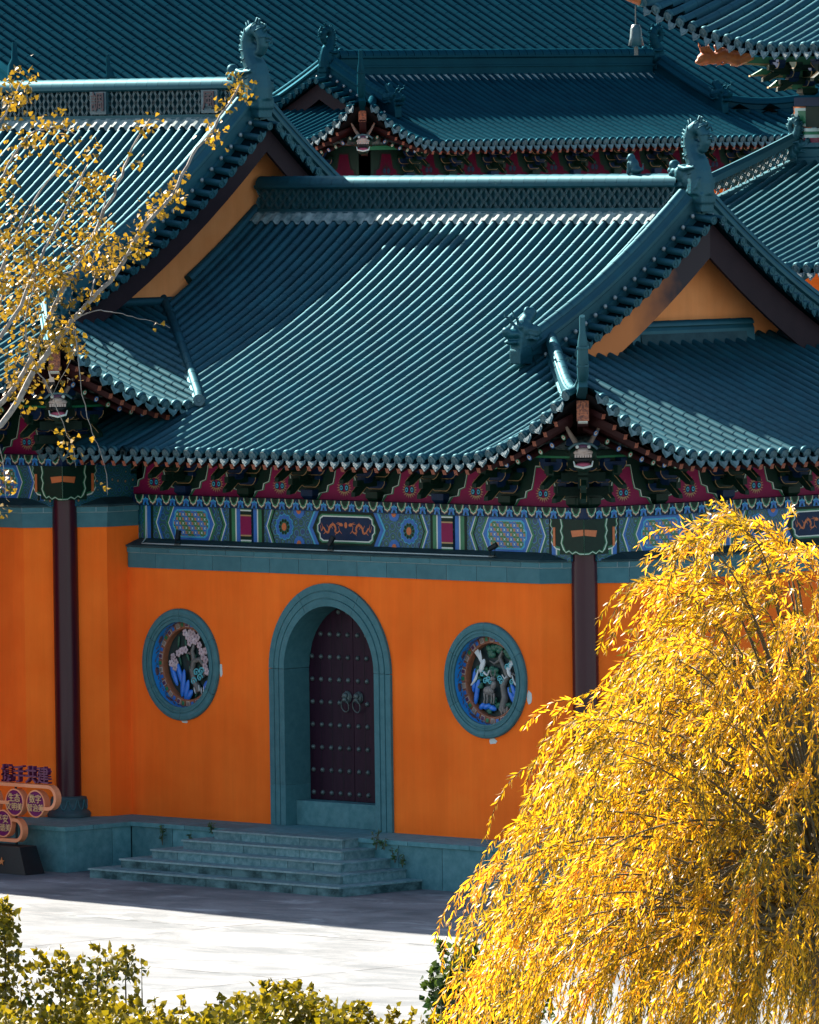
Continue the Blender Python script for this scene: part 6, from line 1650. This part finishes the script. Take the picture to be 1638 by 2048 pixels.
# ---- willow
ZW = 78.0
base_w = at(1680, 2300, ZW); willow = empty('willow_tree', (base_w.x, base_w.y, GZ), label='golden autumn willow with drooping leafy strands at lower right', cat='tree')
wo_ = Vector(willow.location)
def wv(px, py, dz=0.0): return at(px, py, ZW+dz)-wo_
trunk = MB(); T0 = Vector((0, 0, .0)); T1 = wv(1660, 1950); T2 = wv(1640, 1640)
trunk.tube([T0, T0.lerp(T1, .5)+Vector((.05, .03, 0)), T1, T1.lerp(T2, .5), T2], [.26, .22, .17, .13, .09], 10); trunk.build('trunk', M['twig'], willow)
rw = random.Random(11)
tips = [(1490, 1050, 9), (1560, 1095, 8), (1420, 1090, 8), (1610, 1120, 8), (1425, 1150, 7), (1345, 1175, 7), (1450, 1180, 8), (1540, 1200, 8), (1395, 1250, 8), (1320, 1300, 7), (1400, 1280, 8), (1620, 1260, 9), (1490, 1320, 9), (1365, 1370, 8), (1290, 1400, 7), (1370, 1400, 9), (1185, 1425, 6), (1570, 1400, 9), (1450, 1450, 9), (1640, 1430, 9), (1240, 1480, 8), (1195, 1510, 7), (1330, 1510, 9), (1135, 1530, 6), (1530, 1520, 9), (1410, 1560, 9), (1225, 1590, 8), (1620, 1570, 9), (1270, 1610, 9), (1105, 1650, 7), (1165, 1680, 8), (1360, 1650, 9), (1480, 1640, 9), (1570, 1680, 9), (1042, 1740, 6), (1200, 1710, 8), (1112, 1770, 8), (1290, 1740, 9), (1410, 1760, 9), (1520, 1780, 9), (1640, 1740, 9), (1007, 1830, 6), (1150, 1820, 8), (1072, 1860, 8), (1240, 1850, 8), (1340, 1860, 9), (1460, 1880, 9), (1590, 1860, 9), (992, 1930, 6), (1132, 1930, 8), (1190, 1950, 8), (1300, 1960, 8), (1400, 1980, 8), (1520, 1970, 9), (1640, 1950, 9), (1052, 1980, 7), (1700, 1300, 8), (1700, 1640, 8)]
LP, LD, LR, LLn, LW = [], [], [], [], []
br = MB()
def strand(p, out, L, tone):
    """one hanging switch with alternate leaves"""
    step = .034; n = int(L/step); d = Vector(out).normalized(); q = Vector(p); g = Vector((0, 0, -1))
    pts = [q.copy()]; k = rw.uniform(1.4, 2.6)
    sw = Vector((rw.uniform(-1, 1), rw.uniform(-1, 1), 0))*.16+Vector((-.12, -.10, 0))
    for i in range(n):
        t = i/n; d = (d*(1-.10*k*.5)+(g+sw)*(.10*k*.5)).normalized(); q = q+d*step; pts.append(q.copy())
        for s_ in ((1,) if rw.random() < .18 else (1, -1)):
            sdv = d.cross(Vector((rw.gauss(0, 1), rw.gauss(0, 1), rw.gauss(0, .4)))).normalized()
            ld = (d*rw.uniform(.5, 1.0)+sdv*rw.uniform(.25, .85)+Vector((0, 0, -.25))).normalized()
            LP.append(q[:]); LD.append(ld[:]); LLn.append(rw.uniform(.065, .120)*(1-.25*t)); LW.append(rw.uniform(.012, .020)); LR.append(min(1, max(0, tone+rw.gauss(0, .17))))
    return pts
nst = 0
for (px, py, cnt) in tips:
    for rep in range(5 if px > 1330 and py > 1450 else 4 if px > 1240 and py > 1250 else 3 if py > 1500 else 2):
        dz = ((rep-.5)*2.2 if rep < 2 else 2.2)+rw.uniform(-1.0, 1.0); dz *= .5 if py < 1250 else 1.0
        tp = wv(px+rw.uniform(-25, 25), py+rw.uniform(-18, 18), dz)
        st = T1.lerp(T2, rw.uniform(.1, 1.0)); L0 = (tp-st).length; apex = st.lerp(tp, .55)+Vector((0, 0, .2*L0)); apex.z = max(apex.z, tp.z-.05) if py < 1400 else apex.z
        C = [(st*(1-t)**2+apex*2*t*(1-t)+tp*t*t) for t in [i/12 for i in range(13)]]
        br.tube(C, [.018-.014*i/12 for i in range(13)], 5, caps=False)
        tone = min(1, max(.05, rw.gauss(.58 if rep < 2 else .26, .22))); od = (C[12]-C[10]).normalized(); k = 1.0 if py < 1300 else 1.25  # rear and inner plumes get darker leaves, painting in the crown's inner shade
        # a plume of switches from the end of the limb, a few from its length
        for m_ in range(cnt):
            i = rw.choice((10, 11, 12, 12, 12)); p = C[i]+Vector((rw.gauss(0, .05), rw.gauss(0, .05), rw.gauss(0, .03)))
            out = od*rw.uniform(.6, 1.5)+Vector((rw.gauss(0, .30), rw.gauss(0, .30), rw.uniform(-.1, .45)))
            pts = strand(p, out, rw.uniform(.40, .95)*k, min(1, max(0, tone+rw.gauss(0, .10)))); nst += 1
            br.tube(pts[::4]+[pts[-1]], .0035, 3, caps=False)
        for i in (5, 7, 8, 9):
            p = C[i]; out = Vector((rw.gauss(0, .6), rw.gauss(0, .6), rw.uniform(-.3, .3)))
            pts = strand(p, out, rw.uniform(.35, .8)*k, min(1, max(0, tone-.15+rw.gauss(0, .12)))); nst += 1
            br.tube(pts[::4]+[pts[-1]], .0035, 3, caps=False)
br.build('branches', M['twig'], willow, fix=False, kind='stuff')
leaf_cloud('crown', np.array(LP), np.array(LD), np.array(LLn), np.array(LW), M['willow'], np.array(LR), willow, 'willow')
print('willow leaves', len(LP), 'strands', nst)

# ---- ginkgo at left
ZG = 112.0
gb = at(-260, 1500, ZG); ginkgo = empty('ginkgo_tree', (gb.x, gb.y, GZ), label='pale branched ginkgo with sparse golden leaves in front of the left hall', cat='tree')
go_ = Vector(ginkgo.location)
def gv(px, py, dz=0.0): return at(px, py, ZG+dz)-go_
b = MB(); b.tube([(0, 0, 0), gv(-250, 1300), gv(-200, 1050), gv(-90, 900)], [.20, .17, .13, .10], 10); b.build('trunk', M['gbark'], ginkgo)
gbr = [([(-90, 900), (0, 850), (70, 740), (135, 655), (180, 600), (235, 545), (290, 450), (340, 395), (385, 310), (430, 255), (480, 168)], .055, 0),
       ([(-60, 860), (10, 800), (60, 720), (110, 610), (160, 520), (200, 440), (235, 370), (262, 300), (300, 238)], .050, .5),
       ([(-120, 800), (-20, 700), (40, 610), (90, 500), (130, 420), (175, 330)], .042, -.7), ([(110, 610), (130, 560), (170, 510), (210, 400), (205, 350)], .022, .4),
       ([(-100, 650), (-10, 560), (30, 470), (70, 400), (118, 335)], .036, .9), ([(-120, 480), (-30, 400), (20, 330), (60, 268), (110, 255), (150, 268)], .026, -1.0),
       ([(-130, 360), (-40, 290), (10, 230), (45, 160)], .03, .3), ([(-60, 800), (-10, 640), (10, 560), (-5, 440)], .03, 1.2), ([(60, 720), (50, 640), (70, 560), (60, 500)], .018, -.4),
       ([(180, 600), (190, 560), (185, 520), (215, 480)], .016, .2), ([(235, 545), (160, 540), (100, 560), (40, 600)], .016, .5), ([(145, 640), (185, 622), (215, 622), (245, 628), (290, 640), (340, 656)], .011, -.3),
       ([(148, 655), (155, 700), (160, 770), (180, 850), (200, 900), (213, 950), (215, 990)], .010, -.2), ([(70, 740), (95, 770), (120, 830), (140, 880), (152, 935)], .010, .2),
       ([(-40, 760), (0, 900), (10, 960), (14, 1000)], .010, .6), ([(150, 650), (140, 720), (100, 800)], .008, .1), ([(290, 450), (300, 420), (330, 405), (350, 350)], .012, .4), ([(160, 520), (110, 480), (70, 470), (20, 480)], .014, -.5)]
GP, GD, GR, GL = [], [], [], []
rgk = random.Random(5)
def cluster(p, n, s_):
    tone = min(1, max(0, rgk.gauss(.55, .2)))
    for _ in range(n):
        o = Vector((rgk.gauss(0, 1), rgk.gauss(0, 1), rgk.gauss(0, .9)))*s_
        GP.append((p+o)[:]); GD.append((o.normalized()+Vector((0, 0, rgk.uniform(-.9, .3)))+Vector((rgk.gauss(0, .4), rgk.gauss(0, .4), 0)))[:]); GR.append(min(1, max(0, tone+rgk.gauss(0, .2)))); GL.append(rgk.uniform(.045, .075))
for pts, r_, dz in gbr:
    P3 = [gv(x, y, dz+rgk.uniform(-.15, .15)) for x, y in pts]; N = len(P3)
    Q = []
    for i in range(N-1):
        for k in range(4):
            t = k/4; p0 = P3[max(0, i-1)]; p1 = P3[i]; p2 = P3[i+1]; p3 = P3[min(N-1, i+2)]
            Q.append(.5*((2*p1)+(p2-p0)*t+(2*p0-5*p1+4*p2-p3)*t*t+(3*p1-p0-3*p2+p3)*t**3)+Vector((rgk.gauss(0, .008), rgk.gauss(0, .008), rgk.gauss(0, .008))))
    Q.append(P3[-1]); n = len(Q); b = MB(); b.tube(Q, [.78*r_*(1-.72*i/n) for i in range(n)], 7); b.build('branch', M['gbark'], ginkgo, fix=False)
    if r_ > .0115:
        for i in range(0, n):
            if rgk.random() < (.26 if pts[0][0] == -90 else .36): cluster(Q[i]+Vector((rgk.gauss(0, .04), rgk.gauss(0, .04), rgk.gauss(0, .04))), rgk.randint(7, 20), rgk.uniform(.04, .085))
    else:
        cluster(Q[-3], 4, .03)
for cx, cy, rx, ry, n in ((20, 190, 60, 45, 15), (15, 330, 60, 50, 10), (30, 440, 60, 60, 17), (60, 520, 80, 70, 24), (20, 590, 60, 60, 20), (150, 430, 60, 50, 13), (60, 640, 90, 50, 22), (200, 480, 45, 60, 11), (30, 720, 60, 50, 14), (180, 370, 40, 35, 8), (110, 560, 70, 60, 14), (140, 690, 40, 40, 7), (10, 955, 20, 50, 4), (135, 865, 12, 25, 3), (35, 810, 30, 25, 3), (235, 510, 35, 40, 9), (265, 490, 28, 24, 5), (100, 690, 60, 40, 9), (340, 400, 40, 26, 5), (110, 250, 22, 16, 3), (180, 290, 16, 18, 3), (290, 255, 20, 18, 3), (470, 180, 26, 18, 4), (440, 205, 14, 22, 2), (430, 260, 24, 14, 3)):
    for _ in range(int(n*.68+.5)): cluster(gv(rgk.gauss(cx, rx*.5), rgk.gauss(cy, ry*.5), rgk.uniform(-1.1, 1.1)), rgk.randint(8, 20), rgk.uniform(.05, .10))
leaf_cloud('crown', np.array(GP), np.array(GD), np.array(GL), np.array(GL)*1.05, M['ginkgo'], np.array(GR), ginkgo, 'fan')
print('ginkgo leaves', len(GP))

# ---- shrubs
def shrub(name, label, cat, blobs, mat_, n_per, ls, seed, shoots=0, group=None):
    rs_ = np.random.default_rng(seed); c0 = at(*blobs[0][:3]); root = empty(name, (c0.x, c0.y, GZ), label=label, cat=cat, group=group); o3 = Vector(root.location)
    P, D, Rn, LL = [], [], [], []; st = MB()
    for (px, py, Z, rx, rz) in blobs:
        c = np.array(at(px, py, Z)-o3); s_ = Z/F_PX; ax, az = rx*s_, rz*s_
        n = int(n_per*ax*az*10)
        u = unit(rs_.normal(size=(n, 3))); rad = rs_.random(n)**.33
        q = u*rad[:, None]; q += .10*rs_.normal(size=q.shape)
        p = c+q*np.array([ax, ax, az]); P.append(p)
        d = u*.5+rs_.normal(size=u.shape)*.7+np.array([0, 0, .15]); D.append(d)
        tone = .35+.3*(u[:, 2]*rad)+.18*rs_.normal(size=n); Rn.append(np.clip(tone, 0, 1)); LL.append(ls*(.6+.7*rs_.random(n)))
        for k in range(2):
            e = Vector(c)+Vector((rs_.uniform(-.6, .6)*ax, rs_.uniform(-.6, .6)*ax, az*.5)); st.tube([Vector((e.x*.9+c[0]*.1, e.y*.9+c[1]*.1, 0.0)), Vector((e.x, e.y, e.z*.5)), e], [.02, .015, .006], 5)
        for k in range(shoots):
            a = rs_.uniform(0, 2*PI); e = Vector(c)+Vector((math.cos(a)*ax*rs_.uniform(.2, .95), math.sin(a)*ax*rs_.uniform(.2, .95), az*rs_.uniform(.7, 1.0))); L = rs_.uniform(.06, .22); t = e+Vector((rs_.uniform(-.10, .10), rs_.uniform(-.1, .1), L))
            st.tube([e, t], [.007, .003], 4)
            m = 16; f_ = rs_.random(m); P.append(np.array([e.lerp(t, float(x))[:] for x in f_])); D.append(rs_.normal(size=(m, 3))+np.array([0, 0, .3])); Rn.append(np.clip(.55+.2*rs_.normal(size=m), 0, 1)); LL.append(ls*(.6+.5*rs_.random(m)))
    st.build('stems', M['twig'], root, fix=False, kind='stuff')
    P, D, Rn, LL = np.concatenate(P), np.concatenate(D), np.concatenate(Rn), np.concatenate(LL)
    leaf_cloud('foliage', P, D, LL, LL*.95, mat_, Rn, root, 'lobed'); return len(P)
hb = [(x, 2096-(34 if 500 < x < 640 else 0)+18*math.sin(x*.021), 108+2.0*math.sin(x*.013), 95, 78) for x in range(-60, 640, 62)]+[(690, 2080, 109, 80, 60), (770, 2100, 109, 80, 56), (860, 2115, 109, 80, 60)]
hb += [(x, 2185, 108.5, 95, 70) for x in range(-40, 860, 80)]
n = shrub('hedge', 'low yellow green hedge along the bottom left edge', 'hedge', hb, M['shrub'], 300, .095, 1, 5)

n += shrub('shrub', 'dense upright shrub at the left edge behind the hedge', 'shrub', [(-15, 1965, 114, 85, 95), (-20, 1890, 114, 62, 70), (5, 1850, 114, 36, 38), (-15, 2060, 114, 90, 75)], M['shrub'], 200, .095, 2, 4, 'shrubs by the forecourt')
n += shrub('shrub', 'round shrub with a leafy side shoot right of the left edge shrub', 'shrub', [(150, 1985, 114, 95, 52), (215, 1932, 113.6, 50, 34), (120, 1945, 114, 45, 32), (265, 1938, 113.8, 34, 24), (150, 2070, 114, 95, 60)], M['shrub'], 210, .095, 3, 2, 'shrubs by the forecourt')
n += shrub('shrub', 'darker green shrub standing behind the left side of the willow', 'shrub', [(910, 1955, 117, 60, 55), (965, 1985, 117, 90, 80), (880, 1990, 117, 40, 35), (1020, 2040, 117, 100, 80), (930, 2060, 117, 80, 50)], M['shrub_d'], 165, .105, 4, 6, 'shrubs by the forecourt')
print('shrub leaves', n)
# ---- weeds growing from the joints
for px, py, h_, lab in ((325, 1690, .36, 'tallest green weed left of the steps against the platform'), (384, 1690, .22, 'thin weed in the joint left of the second step'), (424, 1668, .20, 'yellowing weed at the left end of the top step'), (752, 1700, .34, 'green weed at the right end of the top step'), (768, 1700, .20, 'thin weed just right of the top step'), (790, 1726, .26, 'weed beside the right ends of the middle steps'), (805, 1735, .22, 'rightmost weed at the steps, yellow green'), (252, 1720, .40, 'dark weed in the platform corner behind the sign')):
    p = on_y(px, py, -1.10); wd = empty('weed', (p.x, -1.10 if px != 252 else -1.2, p.z), label=lab, cat='weed', group='weeds in the stone joints'); b = MB(); P_, D_ = [], []
    for k in range(3):
        e = Vector((rs.uniform(-.08, .08), rs.uniform(-.04, .0), h_*rs.uniform(.7, 1))); b.tube([(0, 0, 0), e*.5+Vector((rs.uniform(-.02, .02), 0, 0)), e], [.006, .005, .003], 5)
        for q in range(12): P_.append((e*rs.uniform(.25, 1.0))[:]); D_.append((rs.gauss(0, 1), rs.gauss(0, .6)-.3, rs.gauss(.2, .5)))
    b.build('stem', M['twig'], wd, fix=False); P_ = np.array(P_); leaf_cloud('leaves', P_, np.array(D_), np.full(len(P_), .07), np.full(len(P_), .022), M['weed'], rng.random(len(P_)), wd, 'diamond')
